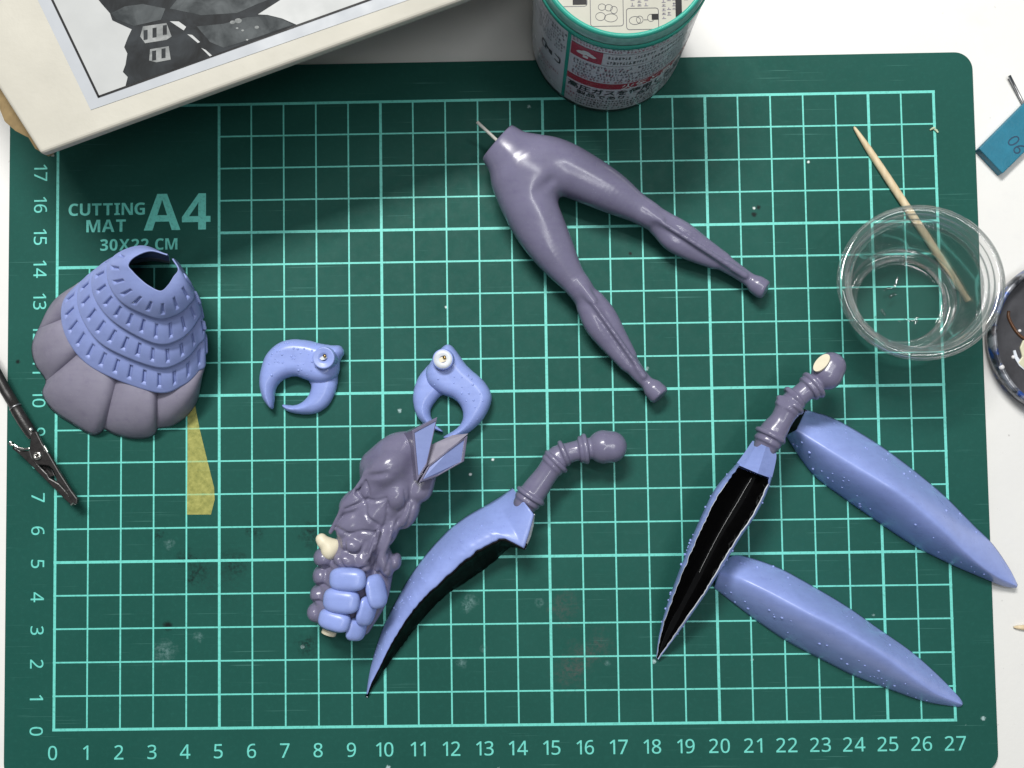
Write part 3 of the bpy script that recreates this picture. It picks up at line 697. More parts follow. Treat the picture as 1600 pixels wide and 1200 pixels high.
nrm = J1 - E1; nrm /= np.linalg.norm(nrm, axis=1)[:, None] + 1e-9
J2 = J1 + nrm * jag[:, None]
rows = []
for i in range(ns):
    row = []
    for q in np.linspace(0, 1, 22):
        uv = E1[i] + (J2[i] - E1[i]) * q; top = zj[i]; z = 0.10 * (1 - s[i]) + 0.03 + (top * 1.02 - 0.05) * math.sin(min(1, q * 1.0) * math.pi / 2 * 1.12) ** 0.85 / 1.0
        row.append(at(*uv, z))
    rows.append(row)
PAr = np.array(rows); g = Geo(); g.grid(PAr); blade = mesh('blade', g.v, g.f, [M['blue'], M['blackm']], armA); solidify(blade, 0.03, 1)
r = np.random.RandomState(4); g = Geo()
for kx in range(46):
    i = r.randint(24, ns - 20); j = r.randint(2, 16); p = PAr[i, j]; rad = 0.016 + 0.02 * r.rand(); g.dome(p - np.array([0, 0, rad * .55]), rad)
g.build('wart_texture', M['blue'], armA, True)
L_ = Z7([(672, 560), (640, 556), (610, 560), (540, 622), (440, 695), (350, 755), (270, 838), (200, 925), (130, 1015), (80, 1092), (50, 1135), (34, 1171)])
i0 = 11; ks = np.linspace(0, 1, len(L_)); L1 = smooth1(spline(L_, ns - i0), 9); L1[-1] = L_[-1]
jag2 = smooth1(rng.randn(ns - i0, 1), 5)[:, 0] * 0.9
rows = []
for i in range(i0, ns):
    a = PAr[i, -1] - np.array([0, 0, 0.02]); bq = at(*(L1[i - i0] + jag2[i - i0] * 0.7), 0.06)
    m1 = a * 0.55 + bq * 0.45; inw = PAr[i, 10] - m1; inw[2] = 0; m1 = m1 + inw * 0.06 + np.array([0, 0, -0.10 * zj[i]])
    rows.append([a, a * .78 + m1 * .22 + (0, 0, -.02), m1, m1 * .4 + bq * .6, bq])
g = Geo(); g.grid(np.array(rows)[:, ::-1]); o = g.build('blade_hollow', M['blackm'], armA, True); solidify(o, 0.05)
g = Geo(); g.tube([r_[-1] + np.array([0.01, -0.01, 0]) for r_ in rows[6::2]], 0.017, 5); g.build('scraped_edge', M['lip'], armA, True)
g = Geo(); P0 = [at(*Z7(p), z) for p, z in (((716, 428), 1.2), ((708, 470), 1.0), ((697, 515), .8), ((677, 568), .5))]
g.tube(P0, [.03, .05, .05, .03], 8); g.build('scraped_edge', M['lip'], armA, True)
# wall closing the socket side of the blade
g = Geo(); top = PAr[:i0 + 1, -1]; g.grid(np.stack([top * np.array([1, 1, .05]), top], 1)); g.build('socket_wall', M['blue'], armA)

K2 = 1 / 2.033 / 56
FB = arm_field(Z2, K2, [(594, 112, 1.75, 50), (606, 88, 1.75, 48)], [], [(548, 148, 1.75, 36), (515, 172, 1.75, 33), (485, 198, 1.75, 35)],
    [(552, 146, 1.75, 50, 26, -20), (538, 156, 1.75, 44, 26, -20), (490, 186, 1.75, 44, 26, -22), (476, 208, 1.76, 49, 20, -30), (466, 220, 1.76, 42, 20, -30), (414, 306, 1.7, 52, 16, -30), (404, 326, 1.68, 44, 16, -30)],
    [(474, 212, 1.76, 40), (448, 258, 1.73, 36), (420, 300, 1.7, 44), (396, 345, 1.62, 38)])
A = at(*Z2((578, 86)), 1.95); n = at(*Z2((560, 72)), 1.95) - A; n /= np.linalg.norm(n); n = np.array([n[0] * 0.62, n[1] * 0.62, 0.78])
FB.sub(-FB.plane(A + n * 0.18, n), 0.02)
V, Q = FB.net()
armB = thing('blade_casting', at(1200, 740, 0), 'purple arm with cut knob and gloss black hollow blade lying across the shells', 'model part', 'model arms')
relax(mesh('forearm', V, Q, M['purple'], armB), 3)
# pale resin disc left bare on the cut face of the knob
ca_ = A + n * 0.185 + (at(*Z2((582, 84)), 2.0) - at(*Z2((578, 86)), 2.0)) * 1.0
ax1 = at(*Z2((612, 48)), 2.0) - at(*Z2((554, 116)), 2.0); ax1 -= n * (ax1 @ n); ax1 /= np.linalg.norm(ax1); ax2 = np.cross(n, ax1)
th = np.arange(28) * 2 * math.pi / 28; ring = ca_ + 0.30 * np.cos(th)[:, None] * ax1 + 0.17 * np.sin(th)[:, None] * ax2
g = Geo(); g.grid(np.stack([ring - n * 0.05, ring + n * 0.012], 1), closed_u=True); g.add(ring + n * 0.012, [list(range(28))]); g.build('bare_disc', M['resin'], armB)
EL = Z2([(358, 322), (310, 390), (242, 470), (205, 540), (165, 630), (130, 720), (90, 830), (62, 930), (51, 1012)])
IL = Z2([(362, 325), (318, 398), (262, 474), (222, 546), (178, 640), (140, 732), (98, 838), (67, 936), (53, 1013)])
IR = Z2([(425, 350), (412, 425), (404, 462), (362, 550), (302, 640), (242, 740), (192, 820), (122, 920), (57, 1016)])
ER = Z2([(431, 352), (432, 385), (410, 470), (371, 553), (311, 643), (251, 743), (200, 823), (129, 924), (59, 1018)])
ns = 160; EL, IL, IR, ER = [spline(p, ns) for p in (EL, IL, IR, ER)]
s = np.linspace(0, 1, ns); zt = np.interp(s, [0, .15, .4, .6, .8, 1], [2.05, 2.05, 1.95, 1.75, 1.1, .14]); dep = np.interp(s, [0, .115, .14, .4, .7, 1], [0.0, 0.0, .55, .62, .4, .03])
hull = np.interp(s, [0, .2, .5, .8, 1], [.8, .85, .75, .5, .05])
jl = smooth1(rng.randn(ns, 1), 3)[:, 0] * 0.9; jr = smooth1(rng.randn(ns, 1), 3)[:, 0] * 0.7
blue_rows, blk_rows = [], []
for i in range(ns):
    f = min(1, max(0, (s[i] - 0.08) / 0.05)); e = np.array([1.0, 0.2])
    il = IL[i] + e * jl[i] * f; ir = IR[i] + e * jr[i] * f; c0 = 0.5 * (EL[i] + ER[i])
    if s[i] <= 0.125:                                          # solid socket: faceted roof
        ridge = IR[i] * 0.62 + IL[i] * 0.38
        row = [at(*EL[i], zt[i] - .55)] + [at(*(EL[i] + (ridge - EL[i]) * q), zt[i] - .55 + .6 * q ** .8) for q in (.35, .7, 1)] + [at(*(ridge + (ER[i] - ridge) * q), zt[i] + .05 - .35 * q) for q in (.3, .65, 1)]
        blue_rows.append(row)
    for_b = []
    for q in np.linspace(0, 1, 15):
        uv = IL[i] + (IR[i] - IL[i]) * q + e * f * (jl[i] * max(0, 1 - q * 14) + jr[i] * max(0, 1 - (1 - q) * 14)); for_b.append(at(*uv, zt[i] - dep[i] * math.sin(math.pi * q) ** 0.95))
    blk_rows.append(for_b)
ib = int(0.125 * ns)
g = Geo(); g.grid(np.array(blue_rows)[:, ::-1]); g.build('socket_facet', M['blue'], armB, False)
g = Geo(); g.grid(np.array(blk_rows[ib:])[:, ::-1]); g.build('blade_hollow', M['black'], armB, True)
g = Geo(); q0 = np.array([r_[0] for r_ in blk_rows]); q1 = np.array([r_[-1] for r_ in blk_rows])
left = np.array([at(*EL[i], zt[i] - 0.30 * min(1, 3 * (1 - s[i]))) for i in range(ns)]); right = np.array([at(*ER[i], zt[i] - 0.16 * min(1, 3 * (1 - s[i]))) for i in range(ns)])
midl = (q0 + left) / 2 + np.array([0, 0, 0.03]); midr = (q1 + right) / 2 + np.array([0, 0, 0.03])
low = np.array([at(*(0.5 * (EL[i] + ER[i])), max(0.03, zt[i] - hull[i])) for i in range(ns)])
lowl = (left + low) / 2; lowl[:, 2] -= 0.16 * hull; lowr = (right + low) / 2; lowr[:, 2] -= 0.16 * hull
G = np.stack([q0, midl, left, lowl, low, lowr, right, midr, q1], 1)
g.grid(G[ib - 2:]); g.build('blade', M['blue'], armB, True)
g = Geo(); g.tube(q1[ib + 3::2] + np.array([0.012, 0, 0.0]), 0.016, 5); g.tube(q0[ib + 12::2] + np.array([0, 0, 0.0]), 0.008, 5); g.build('scraped_edge', M['lip'], armB, True)
g = Geo(); r = np.random.RandomState(9)
for kx in range(26):
    i = r.randint(ib + 4, ns - 20); p = (left[i] if r.rand() < .7 else right[i]) + np.array([0, 0, .0]); rad = 0.02 + 0.025 * r.rand(); g.dome(p - np.array([0, 0, rad * .4]), rad)
g.build('wart_texture', M['blue'], armB, True)
g = Geo(); g.grid(np.stack([np.array(blue_rows[-1])[:, :] - np.array([0, 0, .45]), np.array(blue_rows[-1])], 1)); g.build('socket_facet', M['blackm'], armB)

# ------------------------------------------------------------------ ring-shaped claws
Z5 = zoomer(380, 500, 3.81)
def claw(name, label, upper, lower, hu, hl, knob, kr, knob_h, bumps, zt_u=0.22, pin=None):
    t = thing(name, at(*Z5(knob), 0), label, 'model part', 'small claws')
    for nm, poly, (z0, H) in (('lower_pincer', lower, (0.05, hl)), ('upper_pincer', upper, (zt_u, hu))):
        q = spline(Z5(poly), 110, True); w_ = at(q[:, 0], q[:, 1], z0 + 0.15)[:, :2]
        lo = w_.min(0) - 0.12; hi = w_.max(0) + 0.12
        F = Field((lo[0], lo[1], z0 - 0.15), (hi[0], hi[1], z0 + H + 0.12), 0.026)
        d = poly_dist(F.X[:, :, 0], F.Y[:, :, 0], w_); wd_ = 0.34
        h_ = H * np.sqrt(np.maximum(1 - (1 - np.clip(-d / wd_, 0, 1)) ** 2, 0)) ** 0.9
        zz = F.Z - z0
        up = (zz - h_[:, :, None]) * 0.6; F.d = np.maximum(np.maximum(up, -zz), d[:, :, None]).astype(np.float32)
        F.d = F.d
        V, Q = F.net()
        if nm == 'upper_pincer':
            hmap = (F, h_, z0)
        relax(mesh(nm, V, Q, M['blue'], t), 5)
    F, h_, z0 = hmap; g = Geo()
    for (bx, by, br) in bumps:
        p = at(*Z5((bx, by)), z0 + 0.35); i = int((p[0] - F.lo[0]) / F.h); j = int((p[1] - F.lo[1]) / F.h)
        if 0 <= i < h_.shape[0] and 0 <= j < h_.shape[1] and h_[i, j] > 0.04: g.dome((p[0], p[1], z0 + h_[i, j] - 0.55 * br), br * 1.35, br * 1.2)
    g.build('wart_texture', M['blue'], t, True)
    c = at(*Z5(knob), 0.45); k = 1 / 3.81 / 53
    g = Geo(); R_ = kr * k; g.lathe([(R_ * 1.05, -0.2), (R_ * 1.0, 0.18), (R_ * .95, knob_h - .05), (R_ * .90, knob_h), (R_ * .82, knob_h - .005), (R_ * .55, knob_h - .02), (R_ * .3, knob_h - .04), (R_ * .22, knob_h - .14), (0.001, knob_h - .15)], (c[0], c[1], c[2]), 40)
    kb = g.build('socket', M['blue'], t, True)
    g = Geo(); g.tube([(c[0] + .0, c[1], c[2] + knob_h - .3), (c[0] + .05, c[1] + .06, c[2] + knob_h + 0.06)], 0.05, 10); g.build('brass_pin', M['brass'], kb, True)
    g = Geo(); cr = [(c[0] - .17, c[1] - .02), (c[0] - .05, c[1] + .07), (c[0] + .12, c[1] + .09), (c[0] + .16, c[1] + .0), (c[0] + .05, c[1] - .07), (c[0] - .08, c[1] - .1)]
    if pin:
        g2 = Geo(); g2.lathe([(R_ * .84, knob_h - .02), (R_ * .83, knob_h + .012), (R_ * .5, knob_h + .004), (R_ * .32, knob_h - .012)], (c[0], c[1], c[2]), 40); g2.build('bare_face', M['lip'], kb, True)
    else: cr = [((x_ - c[0]) * .7 + c[0], (y_ - c[1]) * .7 + c[1]) for x_, y_ in cr]
    g.prism(cr, c[2] + knob_h - .1, c[2] + knob_h - .008); g.build('chipped_resin', M['resin'] if pin else M['lip'], kb)
    return t
r = np.random.RandomState(2)
bA = [(150 + 330 * r.rand(), 130 + 200 * r.rand(), 0.016 + 0.02 * r.rand()) for _ in range(46)]
claw('model_claw', 'small blue ring claw lying free on the mat beside the ribbed skirt shell',
     [(280, 113), (200, 140), (132, 208), (100, 300), (92, 380), (108, 458), (138, 508), (170, 535), (180, 500), (188, 420), (226, 362), (300, 335), (368, 355), (440, 377), (505, 370), (556, 335), (572, 290), (575, 240), (600, 195), (577, 152), (530, 148), (460, 138), (380, 118)],
     [(385, 350), (400, 395), (385, 445), (345, 488), (295, 506), (226, 503), (258, 544), (340, 562), (430, 556), (500, 512), (545, 432), (562, 340), (540, 290), (430, 300)],
     0.44, 0.36, (496, 232), 70, 0.46, bA)
bB = [(x, y, 0.02 + 0.015 * r.rand()) for x, y in ((1258, 340), (1303, 342), (1338, 330), (1255, 375), (1368, 385), (1303, 400), (1303, 437), (1345, 437), (1372, 478), (1425, 482), (1380, 520), (1162, 352), (1392, 590), (1355, 606), (1140, 385), (1330, 480), (1410, 440), (1360, 350))]
claw('model_claw', 'small blue ring claw tucked under the forked tip of the torso part',
     [(1225, 143), (1185, 158), (1130, 222), (1090, 290), (1084, 335), (1105, 388), (1175, 440), (1250, 470), (1298, 525), (1303, 595), (1262, 650), (1185, 700), (1250, 712), (1340, 672), (1420, 602), (1470, 512), (1477, 440), (1432, 362), (1332, 270), (1268, 182)],
     [(1150, 235), (1060, 310), (1020, 388), (1007, 460), (1018, 540), (1050, 600), (1110, 645), (1188, 667), (1146, 622), (1116, 572), (1122, 520), (1172, 455), (1230, 420), (1220, 320)],
     0.44, 0.36, (1196, 240), 66, 0.46, bB, pin=True)

# ------------------------------------------------------------------ torso part: a plain lumpy body with a forked tip
Z6 = zoomer(460, 640, 3.159); K6 = 1 / 3.159 / 54.5
lo = at(485, 1010, 0); hi = at(745, 645, 0)
F = Field((lo[0], lo[1], -0.02), (hi[0], hi[1], 2.75), 0.034)
def lump(x, y, z, rx, ry, rz, ang=0, k=0.05):
    F.add(F.ell(at(*Z6((x, y)), z), (rx * K6, ry * K6, rz), -math.radians(ang)), k)
def fold(pts, r=0.034, k=0.07):
    q = spline(np.array(pts, float), 5 * len(pts)); uv = Z6(q); zc = np.full(len(q), 1.6)
    for _ in range(3):
        w_ = at(uv[:, 0], uv[:, 1], zc); ii_ = np.clip(((w_ - F.lo) / F.h).astype(int), 0, np.array(F.d.shape) - 1)
        col_ = F.d[ii_[:, 0], ii_[:, 1]] < 0; top_ = col_.shape[1] - 1 - np.argmax(col_[:, ::-1], axis=1); zc = np.where(col_.any(1), F.lo[2] + top_ * F.h, zc)
    w_ = at(uv[:, 0], uv[:, 1], zc + 0.2 * r); D = np.full(F.d.shape, 1e3, np.float32)
    tap = np.interp(np.linspace(0, 1, len(q)), [0, .15, .8, 1], [.5, 1, 1, .4]) * r
    for a, b, ra, rb in zip(w_[:-1], w_[1:], tap[:-1], tap[1:]): D = np.minimum(D, F.cap(a, b, ra, rb))
    F.sub(D, k)
chain(F, Z6, [(210, 985, .85, 118), (262, 850, .95, 128), (305, 720, 1.05, 122), (370, 560, 1.12, 132), (450, 420, 1.2, 140), (500, 310, 1.2, 118)], 0.2, K6, 1.15)
chain(F, Z6, [(325, 1060, .75, 60), (385, 930, .85, 75), (420, 800, .9, 70)], 0.12, K6)
for a in ((140, 820, 1.0, 50, 56, .42), (125, 912, .95, 48, 52, .40), (108, 1000, .9, 46, 50, .38), (150, 730, 1.15, 56, 54, .42)): lump(*a, 0, 0.05)
# broad overlapping muscle masses, seams where they meet
for a in ((292, 668, 1.52, 62, 42, .34, 12), (258, 742, 1.50, 66, 44, .30, 10), (340, 745, 1.42, 40, 64, .32, -22), (446, 735, 1.22, 42, 98, .46, -14), (502, 750, 1.08, 28, 44, .34, 8),
          (300, 450, 1.48, 92, 56, .36, -36), (398, 395, 1.54, 86, 62, .40, -30), (285, 560, 1.45, 100, 60, .32, -48), (392, 520, 1.52, 50, 92, .38, 28), (478, 590, 1.36, 40, 98, .36, 22), (560, 500, 1.30, 56, 96, .42, 24), (610, 400, 1.30, 76, 64, .42, -20), (425, 640, 1.44, 42, 80, .32, 24),
          (505, 420, 1.60, 66, 82, .40, 18)): lump(*a, 0.06)
for p in ([(352, 325, 1.86, 11), (250, 470, 1.70, 11), (178, 605, 1.45, 11)], [(415, 600, 1.82, 12), (375, 710, 1.72, 12), (318, 775, 1.62, 10)], [(480, 600, 1.72, 13), (446, 690, 1.66, 13), (405, 790, 1.42, 10)]): chain(F, Z6, p, 0.08, K6)
# smooth shroud that ends in two blunt prongs
chain(F, Z6, [(420, 285, 1.25, 100), (500, 205, 1.38, 88), (555, 175, 1.4, 70)], 0.25, K6, 1.0)
chain(F, Z6, [(540, 320, 1.3, 90), (640, 320, 1.3, 62)], 0.25, K6, 1.0)
lump(470, 285, 1.42, 140, 104, .86, -45, 0.2)
for A, B, ra in (((318, 335, 1.95), (455, 318, 2.32), .04), ((455, 318, 2.32), (575, 392, 2.2), .04), ((575, 392, 2.2), (690, 345, 1.8), .04)):
    F.sub(F.cap(at(*Z6(A[:2]), A[2]), at(*Z6(B[:2]), B[2]), ra, ra), 0.12)
F.d = np.maximum(F.d, -F.Z + 0 * F.X)
for p in ([(355, 350), (368, 425), (345, 452), (250, 492)], [(362, 445), (410, 450), (455, 436)], [(352, 462), (362, 530), (430, 580)], [(205, 580), (270, 612), (330, 600), (395, 606)],
          [(248, 652), (262, 700), (318, 708), (352, 650)], [(212, 715), (250, 778), (320, 785), (390, 770)], [(402, 600), (392, 690), (378, 760)], [(436, 612), (412, 690), (398, 770)], [(462, 455), (455, 540), (432, 600)],
          [(545, 400), (552, 490), (505, 560), (486, 630)], [(105, 780), (150, 772), (190, 790)], [(95, 870), (140, 862), (178, 885)], [(80, 950), (120, 945), (152, 962)], [(480, 640), (476, 720), (450, 800)], [(300, 395), (330, 430), (345, 452)], [(585, 470), (560, 560), (520, 600)]): fold(p)
A0 = at(*Z6((215, 1105)), .8); nb = at(*Z6((185, 1170)), .8) - A0; nb[2] = 0; F.sub(-F.plane(A0, nb), 0.05)
V, Q = F.net()
torso = thing('model_torso', at(590, 830, 0), 'lumpy purple torso part with forked tip and blue belly plates', 'model part')
bodyT = relax(mesh('torso_casting', V, Q, M['purple'], torso), 2)
# belly plates and the two flat blue prong faces
def plate(x, y, wx, wy, ang, z, tilt=0.0, name='belly_plate'):
    c = at(*Z6((x, y)), z); q = math.radians(-ang); hx, hy = wx * K6, wy * K6
    F = Field(c - np.array([0.75, 0.75, 0.4]), c + np.array([0.75, 0.75, 0.45]), 0.03)
    X, Y, Zz = F.X - c[0], F.Y - c[1], F.Z - c[2]; ca, sa = math.cos(q), math.sin(q); xx = ca * X + sa * Y; yy = -sa * X + ca * Y; zz = Zz - xx * tilt
    F.d = (((np.abs(xx) / hx) ** 3.0 + (np.abs(yy) / hy) ** 3.0 + (np.abs(zz) / 0.26) ** 2.2) - 1).astype(np.float32) * 0.1
    V, Q = F.net(); relax(mesh(name, V, Q, M['blue'], torso), 3)
for a in ((263, 838, 92, 58, 2, 1.70), (232, 943, 92, 62, 6, 1.62), (198, 1040, 82, 52, 14, 1.50)): plate(*a, 0.12)
for a in ((404, 897, 46, 84, -12, 1.42), (357, 992, 44, 76, 14, 1.33), (306, 1084, 46, 58, 12, 1.22)): plate(*a, -0.55)
def prong(rim, back, zb):
    """wedge: flat face rim (x, y, z) and a lower, smaller back outline"""
    p = np.array([at(*Z6(q[:2]), q[2]) for q in rim]); b = np.array([at(*Z6(q), zb) for q in back]); n = len(p); c = p.mean(0)
    inset = c + (p - c) * 0.84; dn = np.array([0, 0, .035]); g = Geo()
    V = np.vstack([p, inset, inset - dn, b]); F_ = []
    for i in range(n):
        k = (i + 1) % n; F_ += [[i, n + i, n + k, k], [n + i, 2 * n + i, 2 * n + k, n + k], [k, 3 * n + k, 3 * n + i, i]]
    F_.append(list(range(3 * n, 4 * n))); g.add(V, F_); o = g.build('prong', M['purple'], torso); bevel(o, 0.02)
    g = Geo(); g.add(inset - dn + np.array([0, 0, .004]), [list(range(n))[::-1]]); g.build('prong_face', M['bluem'], o)
prong([(582, 102, 2.28), (706, 36, 2.0), (690, 110, 2.0), (652, 280, 2.08), (605, 355, 2.15)], [(500, 130), (660, 60), (650, 140), (630, 280), (560, 330)], 1.0)
prong([(612, 362, 2.08), (655, 285, 2.02), (760, 200, 1.98), (856, 128, 1.8), (838, 255, 1.7), (705, 330, 1.85)], [(600, 370), (660, 250), (740, 170), (800, 150), (800, 250), (680, 350)], 0.9)
g = Geo(); p = [at(*Z6(q[:2]), q[2]) for q in ((648, 285, 1.95), (672, 175, 1.75), (780, 126, 1.7), (858, 118, 1.78), (760, 205, 1.95))]; pb = [q * np.array([1, 1, 0]) + np.array([-0.1, -0.1, 0.8]) for q in p]
g.add(np.vstack([p, pb]), [[0, 1, 2, 3, 4][::-1]] + [[i, (i + 1) % 5, 5 + (i + 1) % 5, 5 + i] for i in range(5)]); g.build('prong_web', M['purplem'], torso)
g = Geo(); F = Field(at(485, 890, 0) - np.array([0, 0, -0.6]), at(545, 825, 0) + np.array([0, 0, 2.1]), 0.03)
F.add(F.cap(at(*Z6((134, 640)), 1.45), at(*Z6((142, 652)), 1.45), .17, .19)); F.add(F.cap(at(*Z6((142, 652)), 1.45), at(*Z6((195, 672)), 1.35), .11, .2), .1); F.add(F.ell(at(*Z6((172, 690)), 1.4), (.24, .3, .25)), .1)
V, Q = F.net(); mesh('bare_plug', V, Q, M['resin'], torso)
g = Geo(); g.tube([at(*Z6((178, 1080)), .6), at(*Z6((168, 1108)), .6)], .22, 16); g.build('bare_peg', M['resin'], torso, True)

# ------------------------------------------------------------------ ribbed skirt shell
Z3 = zoomer(0, 360, 3.53)
TIERS = [
 [(922, 138), (830, 118), (745, 150), (712, 192), (735, 226), (775, 266), (822, 303), (885, 332), (925, 302), (955, 256), (980, 215), (948, 158)],
 [(930, 146), (800, 92), (690, 112), (612, 168), (597, 232), (618, 318), (700, 408), (868, 478), (965, 462), (1032, 412), (1062, 340), (966, 168)],
 [(930, 152), (800, 110), (660, 138), (548, 205), (512, 290), (545, 400), (655, 515), (860, 618), (985, 598), (1070, 515), (1098, 410), (985, 188)],
 [(932, 160), (800, 130), (630, 168), (476, 262), (434, 370), (468, 500), (585, 635), (860, 748), (1000, 718), (1088, 628), (1122, 540), (1003, 214)],
 [(934, 170), (800, 150), (600, 200), (402, 330), (344, 450), (388, 618), (535, 765), (858, 887), (1005, 850), (1088, 775), (1126, 690), (1018, 240)]]
ZT = [3.35, 2.75, 2.15, 1.6, 1.05]
NS = 1100
def ring(pts): 
    p = np.asarray(pts, float); q = np.vstack([2 * p[0] - p[1], p, 2 * p[-1] - p[-2]]); out = []
    t_all = np.linspace(0, len(p) - 1, NS)
    for t in t_all:
        i = min(int(t), len(p) - 2); f = t - i; a, b, c, d = q[i], q[i + 1], q[i + 2], q[i + 3]
        out.append(0.5 * (2 * b + (c - a) * f + (2 * a - 5 * b + 4 * c - d) * f * f + (3 * b - a - 3 * c + d) * f ** 3))
    return Z3(np.array(out))
RG = [ring(p) for p in TIERS]
skirt = thing('model_skirt', at(190, 540, 0), 'ribbed blue and purple skirt shell with slotted tiers and a hole on top', 'model part')
for k in range(4):
    a, b = RG[k], RG[k + 1]; za, zb = ZT[k] - (0.17 if k else 0), ZT[k + 1]
    if k: a = a + (RG[k - 1] - a) * 0.10
    ts = np.r_[np.linspace(0, 0.90, 46), 0.94, 0.97, 1.0, 1.0, 0.985]
    P = np.zeros((NS, len(ts), 3))
    for j, t in enumerate(ts):
        z = za + (zb - za) * t - 0.10 * math.sin(math.pi * t) * (0 if k else -1) + (0.06 * math.sin(math.pi * min(1, t)) if k else 0)
        if j >= len(ts) - 2: z -= (0.13, 0.24)[j - len(ts) + 2]
        P[:, j] = at(*(a + (b - a) * t).T, np.full(NS, z))
    # arc length along the outer edge for the slot spacing
    L = np.r_[0, np.cumsum(np.linalg.norm(np.diff(P[:, 38, :2], axis=0), axis=1))]
    pitch = (0.40, 0.43, 0.45, 0.46)[k]; ph = (L % pitch) / pitch; wslot = 0.15
    ms = np.clip((wslot + 0.03 - np.abs(ph - 0.5) * pitch / pitch * 1.0) / 0.022, 0, 1)
    t0, t1 = ((0.46, 0.86), (0.30, 0.84), (0.30, 0.84), (0.30, 0.84))[k]
    mt = np.clip((ts - t0) / 0.025, 0, 1) * np.clip((t1 - ts) / 0.06, 0, 1); mt[-5:] = 0
    u = np.gradient(P, axis=0); v_ = np.gradient(P, axis=1); nn_ = np.cross(u, v_); nn_ /= np.linalg.norm(nn_, axis=2)[..., None] + 1e-9; nn_[nn_[..., 2] < 0] *= -1
    dirn = np.linspace(0, 11, NS); fade = np.clip((dirn - 1.6) / 0.6, 0, 1) * np.clip((10.5 - dirn) / 0.4, 0, 1)
    sinkk = 0.065 * (ms * fade)[:, None] * mt[None]; P = P - nn_ * sinkk[..., None]
    # a small crumb of cast flash at the foot of each slot
    g = Geo(); g.grid(P); o = g.build('tier', M['bluem'], skirt, True); solidify(o, 0.04)
OUT = [(936, 182), (800, 172), (590, 235), (330, 370), (222, 545), (186, 645), (205, 740), (262, 828), (244, 905), (300, 990), (410, 1065), (505, 1118), (545, 1112), (578, 1090), (640, 1118), (720, 1138), (800, 1138), (845, 1120), (866, 1086), (950, 1068), (1030, 1010), (1080, 930), (1104, 800), (1112, 720), (1030, 280)]
po = Z3(np.array(OUT, float)); q = np.vstack([2 * po[0] - po[1], po, 2 * po[-1] - po[-2]])
n0 = len(po); tt = np.linspace(0, n0 - 1, NS); outr = []
for t in tt:
    i = min(int(t), n0 - 2); f = t - i; a, b, c, d = q[i], q[i + 1], q[i + 2], q[i + 3]
    outr.append(0.5 * (2 * b + (c - a) * f + (2 * a - 5 * b + 4 * c - d) * f * f + (3 * b - a - 3 * c + d) * f ** 3))
outr = np.array(outr)
# match the inner edge to the outer by direction from the hole
ctr = Z3(np.array([850.0, 250.0])); inn = RG[4] + (RG[3] - RG[4]) * 0.12
def angs(p): return np.unwrap(np.arctan2(p[:, 1] - ctr[1], p[:, 0] - ctr[0]))
grooves = [((338, 492), (222, 545)), ((422, 690), (262, 828)), ((634, 842), (577, 1092)), ((856, 902), (866, 1088))]
gi = [0]; ii = [0]
for a, b in grooves:
    A_, B_ = Z3(np.array(a, float)), Z3(np.array(b, float)); ii.append(int(np.argmin(((inn - A_) ** 2).sum(1)))); gi.append(int(np.argmin(((outr - B_) ** 2).sum(1))))
gi.append(NS - 1); ii.append(NS - 1)
for m in range(5):
    n = 70; uo = np.stack([np.interp(np.linspace(gi[m], gi[m + 1], n), np.arange(NS), outr[:, c]) for c in (0, 1)], -1)
    ui = np.stack([np.interp(np.linspace(ii[m], ii[m + 1], n), np.arange(NS), inn[:, c]) for c in (0, 1)], -1)
    x = np.linspace(-1, 1, n); lob = np.sqrt(np.maximum(1 - np.abs(x) ** 3.2, 0))
    if m == 0: lob[:n // 2] = 1
    if m == 4: lob[n // 2:] = 1
    tq = np.linspace(0, 1, 26); P = np.zeros((n, 26, 3))
    for j, t in enumerate(tq):
        uv = ui + (uo - ui) * t; prof = (1 - t ** 2.6) ** 0.75
        z = 0.04 + (0.50 + 0.46 * lob) * prof * np.ones(n); P[:, j] = at(uv[:, 0], uv[:, 1], z)
    g = Geo(); g.grid(P); o = g.build('petal', M['purplem'], skirt, True); solidify(o, 0.06)
for a, b in grooves:                                          # dark wash run into the seams
    p = [at(*Z3(np.array([a[0] + (b[0] - a[0]) * t, a[1] + (b[1] - a[1]) * t])), 0.50 * (1 - t ** 2.6) ** .75 + 0.03) for t in np.linspace(0, 0.93, 10)]
    g = Geo(); g.tube(p, np.linspace(0.05, 0.035, 10), 8); g.build('seam', M['wash'], skirt, True)
p = at(*(RG[4] + (RG[3] - RG[4]) * 0.03).T, np.full(NS, 0.88)); g = Geo(); g.tube(p[216:982:6], 0.05, 6); g.build('seam', M['wash'], skirt, True)

# ------------------------------------------------------------------ alligator clip on a rod
Z4 = zoomer(0, 560, 4.444); K4 = 1 / 4.444 / 52.5
def W4(x, y, z): return at(*Z4((x, y)), z)
clip = thing('alligator_clip', W4(330, 720, 0), 'black alligator clip with silver rivet on a black handle', 'clip')
g = Geo(); g.tube([W4(-260, -260, .55), W4(-60, 40, .55), W4(40, 225, .52), W4(108, 338, .5)], 0.16, 18); g.build('rod', M['rubber'], clip, True)
g = Geo(); g.tube([W4(100, 326, .5), W4(120, 365, .5), W4(165, 440, .5), W4(212, 512, .48), W4(232, 545, .46)], [.155, .175, .175, .17, .14], 18); g.build('sleeve', M['rubber'], clip, True)
g = Geo(); g.tube([W4(104, 333, .5), W4(111, 344, .5)], .182, 20); g.build('sleeve_ring', M['greysteel'], clip, True)
def plate4(nm, pts, z0, z1, m, bv=0.02):
    g = Geo(); g.prism([tuple(W4(x, y, (z0 + z1) / 2)[:2]) for x, y in pts], z0, z1); o = g.build(nm, m, clip); bevel(o, bv); return o
